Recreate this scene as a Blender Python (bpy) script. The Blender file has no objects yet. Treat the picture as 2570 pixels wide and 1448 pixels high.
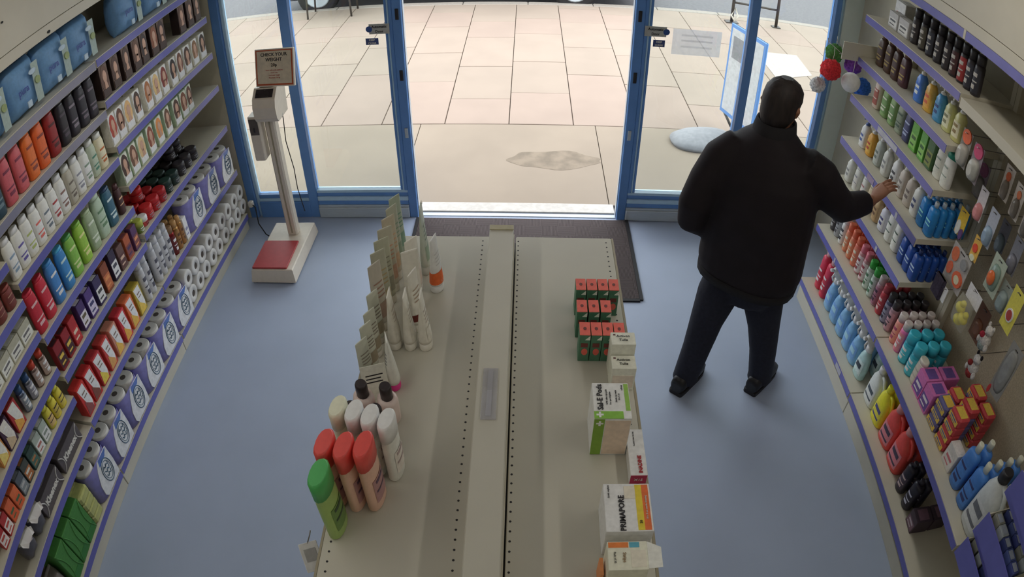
import bpy, bmesh, math, random
from math import sin, cos, pi, radians
from mathutils import Matrix, Vector
random.seed(7)
S = bpy.context.scene
COL = S.collection

# ------------------------------------------------------------------ camera, sky, lights, exposure
CAM_POS = (0.0, 0.0, 2.6)
PITCH, YAW, ROLL = 0.695, 0.0238, 0.0003
cd = bpy.data.cameras.new('camera')
cam = bpy.data.objects.new('camera', cd); COL.objects.link(cam)
cam.matrix_world = (Matrix.Translation(CAM_POS) @ Matrix.Rotation(YAW, 4, 'Z')
                    @ Matrix.Rotation(pi/2 - PITCH, 4, 'X') @ Matrix.Rotation(ROLL, 4, 'Z'))
cd.type = 'PANO'
cd.sensor_width = 36.0
cd.clip_start = 0.02; cd.clip_end = 200
cc = cd
cc.panorama_type = 'FISHEYE_LENS_POLYNOMIAL'       # wide security-camera lens with its barrel bend
cc.fisheye_fov = radians(160)
K = 2.570/36.0                                     # lens curve was measured per 1000 px of a 2570 px frame
cc.fisheye_polynomial_k0 = 0.0
cc.fisheye_polynomial_k1 = -0.5933*K
cc.fisheye_polynomial_k2 = 0.0
cc.fisheye_polynomial_k3 = 0.0313*K**3
cc.fisheye_polynomial_k4 = -0.0315*K**4
S.camera = cam

w = bpy.data.worlds.new('overcast_sky'); S.world = w; w.use_nodes = True
bg = w.node_tree.nodes['Background']; bg.inputs['Color'].default_value = (0.92, 0.96, 1.0, 1); bg.inputs['Strength'].default_value = 3.7

def area(name, loc, sx, sy, power, col=(1, .955, .87), rot=(0, 0, 0)):
    l = bpy.data.lights.new(name, 'AREA'); l.shape = 'RECTANGLE'; l.size = sx; l.size_y = sy
    l.energy = power; l.color = col
    o = bpy.data.objects.new(name, l); o.location = loc; o.rotation_euler = rot; COL.objects.link(o); return o
area('aisle_tube_light', (-1.25, 0.9, 2.66), .12, 2.6, 7.5)
area('aisle_tube_light', (1.25, 0.9, 2.66), .12, 2.6, 7.5)
area('rear_fill_light', (0, -1.6, 2.66), 1.2, .5, 5)  # unseen area light behind the camera, topping up the indoor light
S.view_settings.view_transform = 'Standard'; S.view_settings.look = 'None'
S.view_settings.gamma = 1.0; S.view_settings.exposure = 0.0
S.view_settings.use_curve_mapping = False

# ------------------------------------------------------------------ materials
def lin(c):
    c /= 255.0
    return c/12.92 if c <= .04045 else ((c+.055)/1.055)**2.4
def C(r, g, b, k=1.0):
    return tuple(min(.92, lin(x)*k) for x in (r, g, b)) + (1.0,)
MATS = {}
def mat(name, col=None, rough=.5, metal=0, noise=.08, nscale=30, bump=0, spec=.5, trans=0, alpha=1, coat=0, emit=0, col2=None, stretch=None):
    if name in MATS: return MATS[name]
    m = bpy.data.materials.new(name); m.use_nodes = True
    nt = m.node_tree; N = nt.nodes; L = nt.links; b = N['Principled BSDF']
    b.inputs['Roughness'].default_value = rough; b.inputs['Metallic'].default_value = metal
    b.inputs['Specular IOR Level'].default_value = spec
    b.inputs['Coat Weight'].default_value = coat
    b.inputs['Transmission Weight'].default_value = trans
    b.inputs['Alpha'].default_value = alpha
    tc = N.new('ShaderNodeTexCoord'); nz = N.new('ShaderNodeTexNoise'); nz.inputs['Scale'].default_value = nscale
    nz.inputs['Detail'].default_value = 4
    src = tc.outputs['Object']
    if stretch:
        mp = N.new('ShaderNodeMapping'); mp.inputs['Scale'].default_value = stretch; L.new(src, mp.inputs[0]); src = mp.outputs[0]
    L.new(src, nz.inputs['Vector'])
    mx = N.new('ShaderNodeMix'); mx.data_type = 'RGBA'
    rmp = N.new('ShaderNodeMapRange'); rmp.inputs['From Min'].default_value = .35; rmp.inputs['From Max'].default_value = .65
    L.new(nz.outputs['Fac'], rmp.inputs['Value']); L.new(rmp.outputs[0], mx.inputs['Factor'])
    if col is None:                                   # colour carried by each object (copies share one mesh)
        oi = N.new('ShaderNodeObjectInfo')
        g = N.new('ShaderNodeMix'); g.data_type = 'RGBA'; g.blend_type = 'MULTIPLY'; g.inputs['Factor'].default_value = 1
        L.new(oi.outputs['Color'], g.inputs[6]); v = 1-noise*2; g.inputs[7].default_value = (v, v, v, 1)
        L.new(g.outputs[2], mx.inputs[6]); L.new(oi.outputs['Color'], mx.inputs[7])
    else:
        c2 = col2 or tuple(x*(1-noise*2) for x in col[:3])+(1,)
        mx.inputs[6].default_value = c2; mx.inputs[7].default_value = col
    L.new(mx.outputs[2], b.inputs['Base Color'])
    if emit:
        L.new(mx.outputs[2], b.inputs['Emission Color']); b.inputs['Emission Strength'].default_value = emit
    if bump:
        bp = N.new('ShaderNodeBump'); bp.inputs['Strength'].default_value = bump; bp.inputs['Distance'].default_value = .002
        L.new(nz.outputs['Fac'], bp.inputs['Height']); L.new(bp.outputs[0], b.inputs['Normal'])
    MATS[name] = m; return m
plastic = mat('tinted_plastic', rough=.38, noise=.04, nscale=60)
card = mat('printed_card', rough=.55, noise=.06, nscale=80)
film = mat('shiny_film', rough=.28, noise=.08, nscale=40, bump=.5)
foil = mat('metal_foil', rough=.3, metal=.75, noise=.05, nscale=60)
cloth = mat('soft_fabric', rough=.95, noise=.2, nscale=90, bump=.6, spec=.2)
clear = mat('clear_plastic', rough=.12, trans=.55, noise=.02, alpha=.55)
bluepaint = mat('blue_powder_coat', C(105, 152, 216), rough=.35, noise=.03, nscale=12)
lightblue = mat('lit_edge_blue', C(190, 222, 246), rough=.3, noise=.03)  # frame blue made paler, painting the side-lit edges of the bars
aluminium = mat('brushed_aluminium', C(196, 206, 214), rough=.4, metal=.1, noise=.06, nscale=20, stretch=(1, 1, 30))
cream = mat('cream_shelf_steel', C(212, 206, 188), rough=.5, noise=.025, nscale=6)
creamd = mat('cream_dark_steel', C(168, 158, 134), rough=.55, noise=.04, nscale=9)
strip = mat('violet_price_strip', C(108, 108, 186), rough=.3, noise=.05, nscale=14, coat=.2)
stripg = mat('grey_price_strip', C(138, 138, 160), rough=.3, noise=.05, nscale=14, coat=.2)
black = mat('black_rubber', C(24, 22, 24), rough=.7, noise=.1)
wall_m = mat('painted_plaster', C(214, 206, 184), rough=.8, noise=.03, nscale=8, bump=.1)
ceil_m = mat('ceiling_tile', C(225, 222, 212), rough=.9, noise=.05, nscale=60)
white = mat('white_enamel', C(222, 216, 204), rough=.4, noise=.03)
wire = mat('steel_wire', C(150, 145, 140), rough=.35, metal=.8, noise=.02)
ink = mat('dark_ink', C(40, 38, 42), rough=.6, noise=.02)

def glass_mat():
    m = bpy.data.materials.new('window_glass'); m.use_nodes = True; nt = m.node_tree; N = nt.nodes; L = nt.links
    N.remove(N['Principled BSDF']); out = N['Material Output']
    t = N.new('ShaderNodeBsdfTransparent'); t.inputs[0].default_value = (.90, .93, .92, 1)
    g = N.new('ShaderNodeBsdfGlossy'); g.inputs['Roughness'].default_value = .02
    f = N.new('ShaderNodeFresnel'); f.inputs[0].default_value = 1.45
    mx = N.new('ShaderNodeMixShader'); L.new(f.outputs[0], mx.inputs[0]); L.new(t.outputs[0], mx.inputs[1]); L.new(g.outputs[0], mx.inputs[2])
    L.new(mx.outputs[0], out.inputs[0]); MATS['glass'] = m; return m
glass = glass_mat()

def floor_mat():
    m = mat('blue_vinyl_floor', C(172, 184, 206), rough=.4, noise=.025, nscale=3, spec=.35)
    nt = m.node_tree; N = nt.nodes; L = nt.links; b = N['Principled BSDF']
    tc = N.new('ShaderNodeTexCoord'); v = N.new('ShaderNodeTexVoronoi'); v.inputs['Scale'].default_value = 160
    L.new(tc.outputs['Object'], v.inputs['Vector'])
    r = N.new('ShaderNodeMapRange'); r.inputs['From Min'].default_value = .0; r.inputs['From Max'].default_value = .16
    r.inputs['To Min'].default_value = .12; r.inputs['To Max'].default_value = 0
    L.new(v.outputs['Distance'], r.inputs['Value'])
    old = b.inputs['Base Color'].links[0].from_socket
    mx = N.new('ShaderNodeMix'); mx.data_type = 'RGBA'; L.new(r.outputs[0], mx.inputs['Factor'])
    L.new(old, mx.inputs[6]); mx.inputs[7].default_value = C(190, 200, 215); L.new(mx.outputs[2], b.inputs['Base Color'])
    # scuff marks
    n2 = N.new('ShaderNodeTexNoise'); n2.inputs['Scale'].default_value = 1.3; n2.inputs['Detail'].default_value = 6
    L.new(tc.outputs['Object'], n2.inputs['Vector'])
    rr = N.new('ShaderNodeMapRange'); rr.inputs['To Min'].default_value = .34; rr.inputs['To Max'].default_value = .55
    L.new(n2.outputs['Fac'], rr.inputs['Value']); L.new(rr.outputs[0], b.inputs['Roughness'])
    return m
floor_m = floor_mat()

def mat_tile(name, c1, c2, scale, rough=.9):
    m = bpy.data.materials.new(name); m.use_nodes = True; nt = m.node_tree; N = nt.nodes; L = nt.links; b = N['Principled BSDF']
    tc = N.new('ShaderNodeTexCoord'); ch = N.new('ShaderNodeTexChecker'); ch.inputs['Scale'].default_value = scale
    L.new(tc.outputs['Object'], ch.inputs['Vector'])
    w1 = N.new('ShaderNodeTexWave'); w1.inputs['Scale'].default_value = 38; w1.bands_direction = 'X'
    w2 = N.new('ShaderNodeTexWave'); w2.inputs['Scale'].default_value = 38; w2.bands_direction = 'Y'
    for q in (w1, w2): L.new(tc.outputs['Object'], q.inputs['Vector']); q.inputs['Distortion'].default_value = 1
    mx = N.new('ShaderNodeMix'); L.new(ch.outputs['Fac'], mx.inputs[0]); L.new(w1.outputs['Fac'], mx.inputs[2]); L.new(w2.outputs['Fac'], mx.inputs[3])
    mc = N.new('ShaderNodeMix'); mc.data_type = 'RGBA'; L.new(mx.outputs[0], mc.inputs[0]); mc.inputs[6].default_value = c1; mc.inputs[7].default_value = c2
    L.new(mc.outputs[2], b.inputs['Base Color']); b.inputs['Roughness'].default_value = rough; b.inputs['Specular IOR Level'].default_value = .15
    bp = N.new('ShaderNodeBump'); bp.inputs['Strength'].default_value = .5; bp.inputs['Distance'].default_value = .003
    L.new(mx.outputs[0], bp.inputs['Height']); L.new(bp.outputs[0], b.inputs['Normal']); return m
mat_m = mat_tile('ribbed_entrance_matting', C(62, 55, 55), C(100, 91, 90), 9)

# ------------------------------------------------------------------ mesh helper
class M:
    def __init__(s): s.v = []; s.f = []; s.mi = []; s.sm = []
    def add(s, vs, fs, mi=0, sm=False):
        o = len(s.v); s.v += [tuple(p) for p in vs]
        for f in fs: s.f.append(tuple(i+o for i in f)); s.mi.append(mi); s.sm.append(sm)
    def box(s, x0, x1, y0, y1, z0, z1, mi=0, c=0.0):
        if c <= 0:
            s.add([(x0,y0,z0),(x1,y0,z0),(x1,y1,z0),(x0,y1,z0),(x0,y0,z1),(x1,y0,z1),(x1,y1,z1),(x0,y1,z1)],
                  [(3,2,1,0),(4,5,6,7),(0,1,5,4),(1,2,6,5),(2,3,7,6),(3,0,4,7)], mi); return s
        c = min(c, (x1-x0)*.45, (y1-y0)*.45, (z1-z0)*.45)
        def ring(i, z):
            a, b, e, g = x0+i, x1-i, y0+i, y1-i; k = c
            return [(a+k,e,z),(b-k,e,z),(b,e+k,z),(b,g-k,z),(b-k,g,z),(a+k,g,z),(a,g-k,z),(a,e+k,z)]
        s.rings([ring(c*.6, z0), ring(0, z0+c*.6), ring(0, z1-c*.6), ring(c*.6, z1)], mi); return s
    def rings(s, R, mi=0, sm=False, c0=True, c1=True, closed=True):
        n = len(R[0]); vs = [p for r in R for p in r]; fs = []
        for k in range(len(R)-1):
            for i in range(n if closed else n-1):
                j = (i+1) % n; fs.append((k*n+i, k*n+j, (k+1)*n+j, (k+1)*n+i))
        s.add(vs, fs, mi, sm)
        o = len(s.v)-len(vs)
        if c0: s.f.append(tuple(o+i for i in reversed(range(n)))); s.mi.append(mi); s.sm.append(False)
        if c1: s.f.append(tuple(o+(len(R)-1)*n+i for i in range(n))); s.mi.append(mi); s.sm.append(False)
        return s
    def loft(s, secs, n=16, mi=0, sm=True, c0=True, c1=True):
        R = []
        for q in secs:
            z, rx, ry = q[0], q[1], q[2]; p = q[3] if len(q) > 3 else 2; ox = q[4] if len(q) > 4 else 0; oy = q[5] if len(q) > 5 else 0
            R.append([(ox+spow(cos(2*pi*i/n), 2/p)*rx, oy+spow(sin(2*pi*i/n), 2/p)*ry, z) for i in range(n)])
        return s.rings(R, mi, sm, c0, c1)
    def patch(s, secs, a, z0, z1, off=.0012, n=8, mi=0, x0=0, tilt=0):
        """a sticker that follows the front (-Y) of a lofted body"""
        def at(z):
            for q, r in zip(secs, secs[1:]):
                if q[0] <= z <= r[0]+1e-9:
                    t = (z-q[0])/max(1e-9, r[0]-q[0]); return [q[k]+(r[k]-q[k])*t for k in (1, 2)] + [q[3] if len(q) > 3 else 2]
            q = secs[-1]; return [q[1], q[2], q[3] if len(q) > 3 else 2]
        R = []
        m = 4
        for k in range(m+1):
            z = z0+(z1-z0)*k/m; rx, ry, p = at(z); row = []
            for i in range(n+1):
                t = -pi/2+x0+tilt*k/m+(-a+2*a*i/n)
                row.append((spow(cos(t), 2/p)*(rx+off), spow(sin(t), 2/p)*(ry+off), z))
            R.append(row)
        return s.rings(R, mi, True, False, False, False)
    def tube(s, path, r, n=8, mi=0, sm=True, caps=True):
        P = [Vector(p) for p in path]; R = []; up = None
        for k, p in enumerate(P):
            d = (P[min(k+1, len(P)-1)]-P[max(k-1, 0)]).normalized()
            if up is None:
                up = Vector((0, 0, 1)) if abs(d.z) < .9 else Vector((1, 0, 0))
            a = d.cross(up).normalized(); b = a.cross(d).normalized(); up = b
            rr = r[k] if isinstance(r, (list, tuple)) else r
            if isinstance(rr, (list, tuple)): ra, rb = rr
            else: ra = rb = rr
            R.append([tuple(p+a*cos(2*pi*i/n)*ra+b*sin(2*pi*i/n)*rb) for i in range(n)])
        return s.rings(R, mi, sm, caps, caps)
    def ball(s, c, rx, ry=None, rz=None, n=12, mi=0):
        ry = ry or rx; rz = rz or rx; R = []
        m = max(5, n//2)
        for k in range(m+1):
            t = -pi/2+pi*(k+.02)/(m+.04); R.append([(c[0]+cos(t)*cos(2*pi*i/n)*rx, c[1]+cos(t)*sin(2*pi*i/n)*ry, c[2]+sin(t)*rz) for i in range(n)])
        return s.rings(R, mi, True)
    def prism(s, poly, z0, z1, mi=0, ax='z'):
        n = len(poly)
        def T(a, b, z): return {'z': (a, b, z), 'y': (a, z, b), 'x': (z, a, b)}[ax]
        return s.rings([[T(a, b, z0) for a, b in poly], [T(a, b, z1) for a, b in poly]], mi)
    def xf(s, m, i0=0):
        s.v = s.v[:i0]+[tuple(m @ Vector(p)) for p in s.v[i0:]]; return s
    def mesh(s, name, mats):
        me = bpy.data.meshes.new(name); me.from_pydata(s.v, [], s.f)
        for m in (mats if isinstance(mats, (list, tuple)) else [mats]): me.materials.append(m)
        me.polygons.foreach_set('material_index', s.mi); me.polygons.foreach_set('use_smooth', s.sm)
        bm = bmesh.new(); bm.from_mesh(me); bmesh.ops.recalc_face_normals(bm, faces=bm.faces); bm.to_mesh(me); bm.free()
        me.update(); return me
def spow(c, e): return math.copysign(abs(c)**e, c)

def obj(name, me, parent=None, color=None, loc=None, rot=None, kind=None, label=None):
    o = bpy.data.objects.new(name, me); COL.objects.link(o)
    if parent: o.parent = parent
    if color: o.color = color
    if loc: o.location = loc
    if rot: o.rotation_euler = rot
    if kind: o['kind'] = kind
    if label: o['label'] = label
    return o
def build(name, m, mats, parent=None, **k): return obj(name, m.mesh(name, mats), parent, **k)
def tag(o, label, cat, group=None):
    o['label'] = label; o['category'] = cat
    if group: o['group'] = group
    return o
def thing(name, label, cat, loc=(0, 0, 0), rz=0, group=None):
    o = bpy.data.objects.new(name, None); COL.objects.link(o); o.location = loc; o.rotation_euler = (0, 0, rz)
    o.empty_display_size = .05
    return tag(o, label, cat, group)
TXT = {}
def text_mesh(s, size, m, bold=0, ext=.0004, align='CENTER'):
    k = (s, size, m.name, bold, align)
    if k in TXT: return TXT[k]
    c = bpy.data.curves.new('lettering', 'FONT'); c.body = s; c.size = size; c.extrude = ext; c.offset = bold
    c.align_x = align; c.align_y = 'CENTER'; c.resolution_u = 2
    o = bpy.data.objects.new('tmp', c); COL.objects.link(o); bpy.context.view_layer.update()
    me = bpy.data.meshes.new_from_object(o.evaluated_get(bpy.context.evaluated_depsgraph_get()))
    me.name = 'lettering'; me.materials.clear(); me.materials.append(m)
    bpy.data.objects.remove(o); TXT[k] = me; return me

# ------------------------------------------------------------------ room shell
XL, XR, YF, ZC = -1.95, 1.702, 3.933, 2.72
def sbox(name, x0, x1, y0, y1, z0, z1, m, parent=None, c=0, **k):
    return build(name, M().box(x0, x1, y0, y1, z0, z1, 0, c), m, parent, **k)
ST = dict(kind='structure')
sbox('floor', -2.5, 2.3, -3.0, 3.95, -.1, 0, floor_m, **ST)
sbox('ceiling', -2.5, 2.3, -3.1, 4.05, ZC, ZC+.1, ceil_m, **ST)
sbox('wall_left', -2.5, -2.36, -3.0, 4.0, 0, ZC, wall_m, **ST)
sbox('wall_right', 2.115, 2.3, -3.0, 3.9, 0, ZC, wall_m, **ST)
sbox('wall_back', -2.5, 2.3, -3.1, -3.0, 0, ZC, wall_m, **ST)
sbox('wall_front', -2.6, 2.4, 3.9, 4.05, 2.35, 4.2, wall_m, **ST)
sbox('trim_1', -2.5, -1.995, 3.88, 3.98, 0, 2.35, wall_m, **ST)
sbox('trim_2', 1.978, 2.3, 3.88, 3.98, 0, 2.35, mat('pale_reveal', C(228, 238, 230), rough=.6, noise=.01), **ST)

# window bays: every frame bar, painted lit edge and pane is a part
def vbar(parent, x0, x1, name='frame_post', m=None, y0=3.88, y1=3.96, z0=0.0, z1=2.35):
    sbox(name, x0, x1, y0, y1, z0, z1, m or bluepaint, parent, c=.004)
def pane(parent, x0, x1, z0):
    sbox('glass_pane', x0, x1, 3.925, 3.931, z0, 2.35, glass, parent)
def struct_empty(name):
    o = bpy.data.objects.new(name, None); COL.objects.link(o); o['kind'] = 'structure'; return o
w1 = struct_empty('window_1')
vbar(w1, -1.995, -1.93); vbar(w1, -1.93, -1.905, 'lit_edge_bead', lightblue, 3.90, 3.95)
sbox('bottom_rail', -1.905, -1.519, 3.88, 3.96, 0, .125, bluepaint, w1, .004)
sbox('lit_edge_bead', -1.905, -1.519, 3.895, 3.955, .125, .15, lightblue, w1, .004)
sbox('bottom_rail', -1.905, -1.519, 3.90, 3.95, .15, .18, bluepaint, w1, .004)
pane(w1, -1.905, -1.519, .18)
def sidelight(name, x0, x1, stile_at_right):
    """glazed sliding leaf parked beside the opening"""
    o = struct_empty(name)
    sbox('kick_rail', x0, x1, 3.865, 3.95, .004, .085, aluminium, o, .006)
    sbox('kick_rail', x0, x1, 3.875, 3.95, .085, .10, aluminium, o, .003)
    sbox('bottom_rail', x0, x1, 3.885, 3.95, .10, .145, bluepaint, o, .004)
    sbox('lit_edge_bead', x0, x1, 3.88, 3.95, .135, .165, lightblue, o, .004)
    sbox('bottom_rail', x0, x1, 3.895, 3.945, .165, .195, bluepaint, o, .003)
    sbox('lit_edge_bead', x0, x1, 3.89, 3.945, .195, .215, lightblue, o, .003)
    pane(o, x0, x1, .215)
    s = x1 if stile_at_right else x0; d = -1 if stile_at_right else 1
    a = sorted((s, s+d*.022)); sbox('door_stile', a[0], a[1], 3.885, 3.945, .215, 2.3, bluepaint, o, .003)
    a = sorted((s+d*.022, s+d*.034)); sbox('lit_edge_bead', a[0], a[1], 3.89, 3.942, .215, 2.3, lightblue, o, .003)
    a = sorted((s+d*.034, s+d*.05)); sbox('door_stile', a[0], a[1], 3.895, 3.942, .215, 2.3, bluepaint, o, .003)
    return o
w0 = struct_empty('window_2'); vbar(w0, -1.519, -1.454)
d1 = sidelight('door_1', -1.454, -.803, True)
d2 = sidelight('door_2', .69, 1.345, False)
w4 = struct_empty('window_3'); vbar(w4, 1.345, 1.40)
sbox('bottom_rail', 1.40, 1.916, 3.88, 3.96, 0, .14, bluepaint, w4, .004)
sbox('lit_edge_bead', 1.40, 1.916, 3.895, 3.955, .14, .17, lightblue, w4, .004)
pane(w4, 1.40, 1.916, .17); vbar(w4, 1.916, 1.955); vbar(w4, 1.955, 1.978, 'lit_edge_bead', lightblue, 3.895, 3.95)
jb = struct_empty('door_3')     # frame of the open doorway
vbar(jb, -.803, -.745, 'door_jamb'); vbar(jb, .63, .69, 'door_jamb')
sbox('jamb_edge', -.745, -.739, 3.9, 3.94, 0, 2.3, aluminium, jb); sbox('jamb_edge', .624, .63, 3.9, 3.94, 0, 2.3, aluminium, jb)
for x in (-.803, .69):
    for z, m_ in ((.62, aluminium), (1.02, ink), (1.42, ink)):
        sx = x+.02 if x < 0 else x-.042
        build('latch_plate', M().box(sx, sx+.022, 3.874, 3.881, z, z+.07, 0, .003), m_, jb)
sbox('trim_3', -.80, .69, 3.895, 3.93, 0, .006, aluminium, **ST)      # floor track
sbox('trim_4', -.74, .625, 3.945, 4.06, -.01, .012, mat('white_threshold', C(196, 190, 182), rough=.6), c=.003, **ST)

# ------------------------------------------------------------------ outdoors: pavement of single slabs, kerb stones, road
pav = sbox('pavement', -9, 9, 3.99, 9.2, -.12, -.022, mat('joint_mortar', C(126, 114, 102), rough=.95, noise=.15), **ST)
slab_m = [mat('paving_stone_%s' % n, C(*c, 1.0), rough=.85, noise=.035, nscale=2.2, bump=.15) for n, c in
          (('sand', (156, 140, 126)), ('rose', (156, 138, 125)), ('grey', (153, 138, 124)))]
edges = [-.155+.565*k for k in range(-12, 13)]
sid = 0
for ci, (xa, xb) in enumerate(zip(edges, edges[1:])):
    y = 5.36; k = ci
    start = [.70, 1.2, .98, .55][ci % 4]
    yy = [5.36, 5.36+start]
    while yy[-1] < 9.1: yy.append(min(9.2, yy[-1]+[.97, .64, .86][len(yy) % 3]))
    if 9.2-yy[-1] > .02: yy.append(9.2)
    for ya, yb in zip(yy, yy[1:]):
        dz = random.uniform(-.0015, .0015); sid += 1
        build('paving_slab', M().box(xa+.004, xb-.004, ya+.004, yb-.004, -.03, dz, 0, .004), slab_m[(sid*7+ci) % 3], pav)
ap = [(-6.9, -4.1), (-4.1, -2.6), (-2.6, -.93), (-.93, .60), (.60, 2.1), (2.1, 4.0), (4.0, 6.6)]
apr = mat('worn_concrete', C(149, 135, 119), rough=.9, noise=.05, nscale=1.6, bump=.2)
for xa, xb in ap:
    build('paving_slab', M().box(xa+.003, xb-.003, 4.065, 5.354, -.03, 0, 0, .003), apr, pav, label='broad concrete slab right outside the shop door')
st = build('stain_patch', M().prism([(.22+.36*cos(t*pi/18)*(1+.07*sin(1.1*t)), 4.72+.15*sin(t*pi/18)*(1+.12*cos(.9*t))) for t in range(36)], .0005, .0012), mat('damp_stain', C(138, 124, 107), rough=.9, noise=.15, nscale=9), pav)
ps = build('paving_slab', M().prism([(2.78, 7.70), (3.36, 7.73), (3.31, 7.05), (2.77, 6.80)], .0015, .004), mat('pale_patch', C(182, 173, 164), rough=.8), pav, label='pale thin patch on the paving beyond the window')  # thin pale quadrilateral laid over the paving
kb = sbox('kerb', -9, 9, 9.2, 9.34, -.14, -.02, MATS['joint_mortar'], **ST)
km = mat('kerb_granite', C(154, 146, 136), rough=.85, noise=.06)
for k in range(20):
    build('kerb_stone', M().box(-9+.9*k+.004, -9+.9*(k+1)-.004, 9.202, 9.34, -.1, .004, 0, .012), km, kb)
sbox('road', -14, 14, 9.3, 30, -.3, -.1, mat('grey_tarmac', C(112, 110, 112), rough=.95, noise=.08, nscale=20, bump=.4), **ST)

# ------------------------------------------------------------------ entrance mat
g = build('entrance_mat', M().box(-.735, .69, 3.03, 3.865, 0, .008, 0, .003), mat_m)
build('mat_edging', M().box(.69, .712, 3.02, 3.865, 0, .010).box(-.757, -.735, 3.02, 3.865, 0, .010).box(-.735, .69, 3.008, 3.03, 0, .010), black, g)['kind'] = 'stuff'
tag(g, 'dark grey ribbed entrance mat with black edging inside the open door', 'doormat')

# ------------------------------------------------------------------ wall shelving, one thing per bay
def bay(label, side, y0, y1, levels, depth=.36, lips=None, peg=False, stripmat=strip, base=True):
    """side -1 = left wall, +1 = right wall; levels = heights of the shelf tops"""
    X = XL if side < 0 else XR
    back = X+side*(depth+.03)
    def bx(a, b): return (min(a, b), max(a, b))
    root = thing('shelving_bay', label, 'shelving', (X+side*depth/2, (y0+y1)/2, 0))
    inv = Matrix.Translation(-root.location)
    def part(name, m, mt, p=None, **k):
        m.xf(inv); o = build(name, m, mt, p or root, **k); return o
    a, b = bx(back-side*.02, back)
    part('back_panel', M().box(a, b, y0+.002, y1-.002, .10, 2.36), creamd if not peg else pegmat)
    for y in (y0+.016, y1-.016):
        a, b = bx(back-side*.055, back-side*.021); part('upright', M().box(a, b, y-.0155, y+.0155, .13, 2.36), cream)
    if base:
        a, b = bx(X+side*.012, back-side*.05)
        part('kick_plate', M().box(a, b, y0+.001, y1-.001, 0, .088, 0, .003), cream)
    zs = [(levels[-1], True)]+[(z, False) for z in levels[:-1]]
    for i, z in enumerate(levels):
        a, b = bx(X+side*.006, back-side*.022)
        sh = part('shelf', M().box(a, b, y0+.003, y1-.003, z-.03, z-.0005, 0, .002), cream)
        cx = M(); a, b = bx(X, X+side*.006); cx.box(a, b, y0+.003, y1-.003, z-.044, z)
        part('shelf_lip', cx, cream, sh)
        sm = (lips or {}).get(i, stripmat)
        if sm:
            a, b = bx(X-side*.003, X-side*.0002); part('price_strip', M().box(a, b, y0+.006, y1-.006, z-.041, z-.004), sm, sh)
    return root
pegmat = mat('tan_perforated_board', C(196, 184, 158), rough=.7, noise=.1, nscale=120, bump=.5)
def tickets(root, side, items):
    X = XL if side < 0 else XR
    for (y0_, y1_, z, c_) in items:
        a, b = sorted((X-side*.0032, X-side*.0045)); m = M().box(a, b, y0_, y1_, z-.037, z-.008).xf(Matrix.Translation(-root.location))
        build('price_ticket', m, c_, root)
LA = [1.817, 1.595, 1.347, 1.120, .828, .489, .13]
LB = [1.813, 1.558, 1.300, 1.014, .788, .489, .13]
LC = [1.42, 1.234, 1.066, .86, .678, .475, .13]
RA = [1.855, 1.6135, 1.395, 1.141, .897, .56, .16]
bay('cream steel shelving bay next to the shop window beside the weighing scale', -1, 2.508, 3.745, LA, lips={3: strip})
bay('cream steel shelving bay full of shower gels in the middle of the tissue wall', -1, 1.534, 2.506, LB, lips={0: stripg, 1: stripg})
bay('cream steel shelving bay holding tissue boxes and medicines, closest to the camera, tissue wall', -1, .53, 1.532, LC)
rb_ = bay('cream steel shelving bay with mouthwash and sprays that the person reaches into', 1, 2.125, 3.085, RA)
tk_ = mat('pale_ticket', C(196, 196, 206), rough=.5)
tickets(rb_, 1, [(2.50, 2.72, 1.395, tk_), (2.33, 2.35, 1.141, tk_), (2.40, 2.42, .897, tk_), (2.75, 2.765, .56, tk_), (2.33, 2.345, .56, tk_), (2.62, 2.70, 1.141, mat('pinkish_ticket', C(170, 150, 180), rough=.5)), (2.28, 2.36, .16, tk_)])
bay('shelving bay with perforated board of hanging baby goods over two shelves', 1, .93, 2.123, [1.84, .56, .16], lips={0: None}, peg=True)
bay('shelving bay with blue fronted bins closest to the camera on baby goods wall', 1, .20, .928, [.98, .73, .16])

def pelmet(label, side, y0, y1, z0):
    X = XL if side < 0 else XR
    a, b = sorted((X, X+side*.03))
    p = build('light_pelmet', M().box(a, b, y0, y1, z0, z0+.052, 0, .002), cream)
    build('upper_board', M().box(a+.002 if side > 0 else a, b-.002 if side < 0 else b, y0, y1, z0+.055, 2.5), cream, p)
    a2, b2 = sorted((X+side*.03, X+side*.39))
    build('top_board', M().box(a2, b2, y0, y1, 2.44, 2.46), cream, p)
    tag(p, label, 'pelmet'); return p, X
p, X = pelmet('cream pelmet board over the shelves of the tissue wall', -1, .53, 3.745, 2.078)
for y, z, s_ in ((2.2, 2.095, .012), (1.9, 2.27, .008)):
    build('screw_cap', M().prism([(y+s_*cos(t*pi/4), z+s_*.6*sin(t*pi/4)) for t in range(8)], XL+.0001, XL+.003, ax='x'), black, p)
p2, X = pelmet('cream pelmet board with violet strip over the shelves behind the person', 1, .20, 3.085, 2.112)
for ya, yb in ((.21, 2.175), (2.195, 3.08)):
    build('price_strip', M().box(XR-.004, XR-.0003, ya, yb, 2.072, 2.112), strip, p2)
build('strip_joint', M().box(XR-.005, XR-.0003, 2.177, 2.193, 2.072, 2.115), cream, p2)

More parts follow.
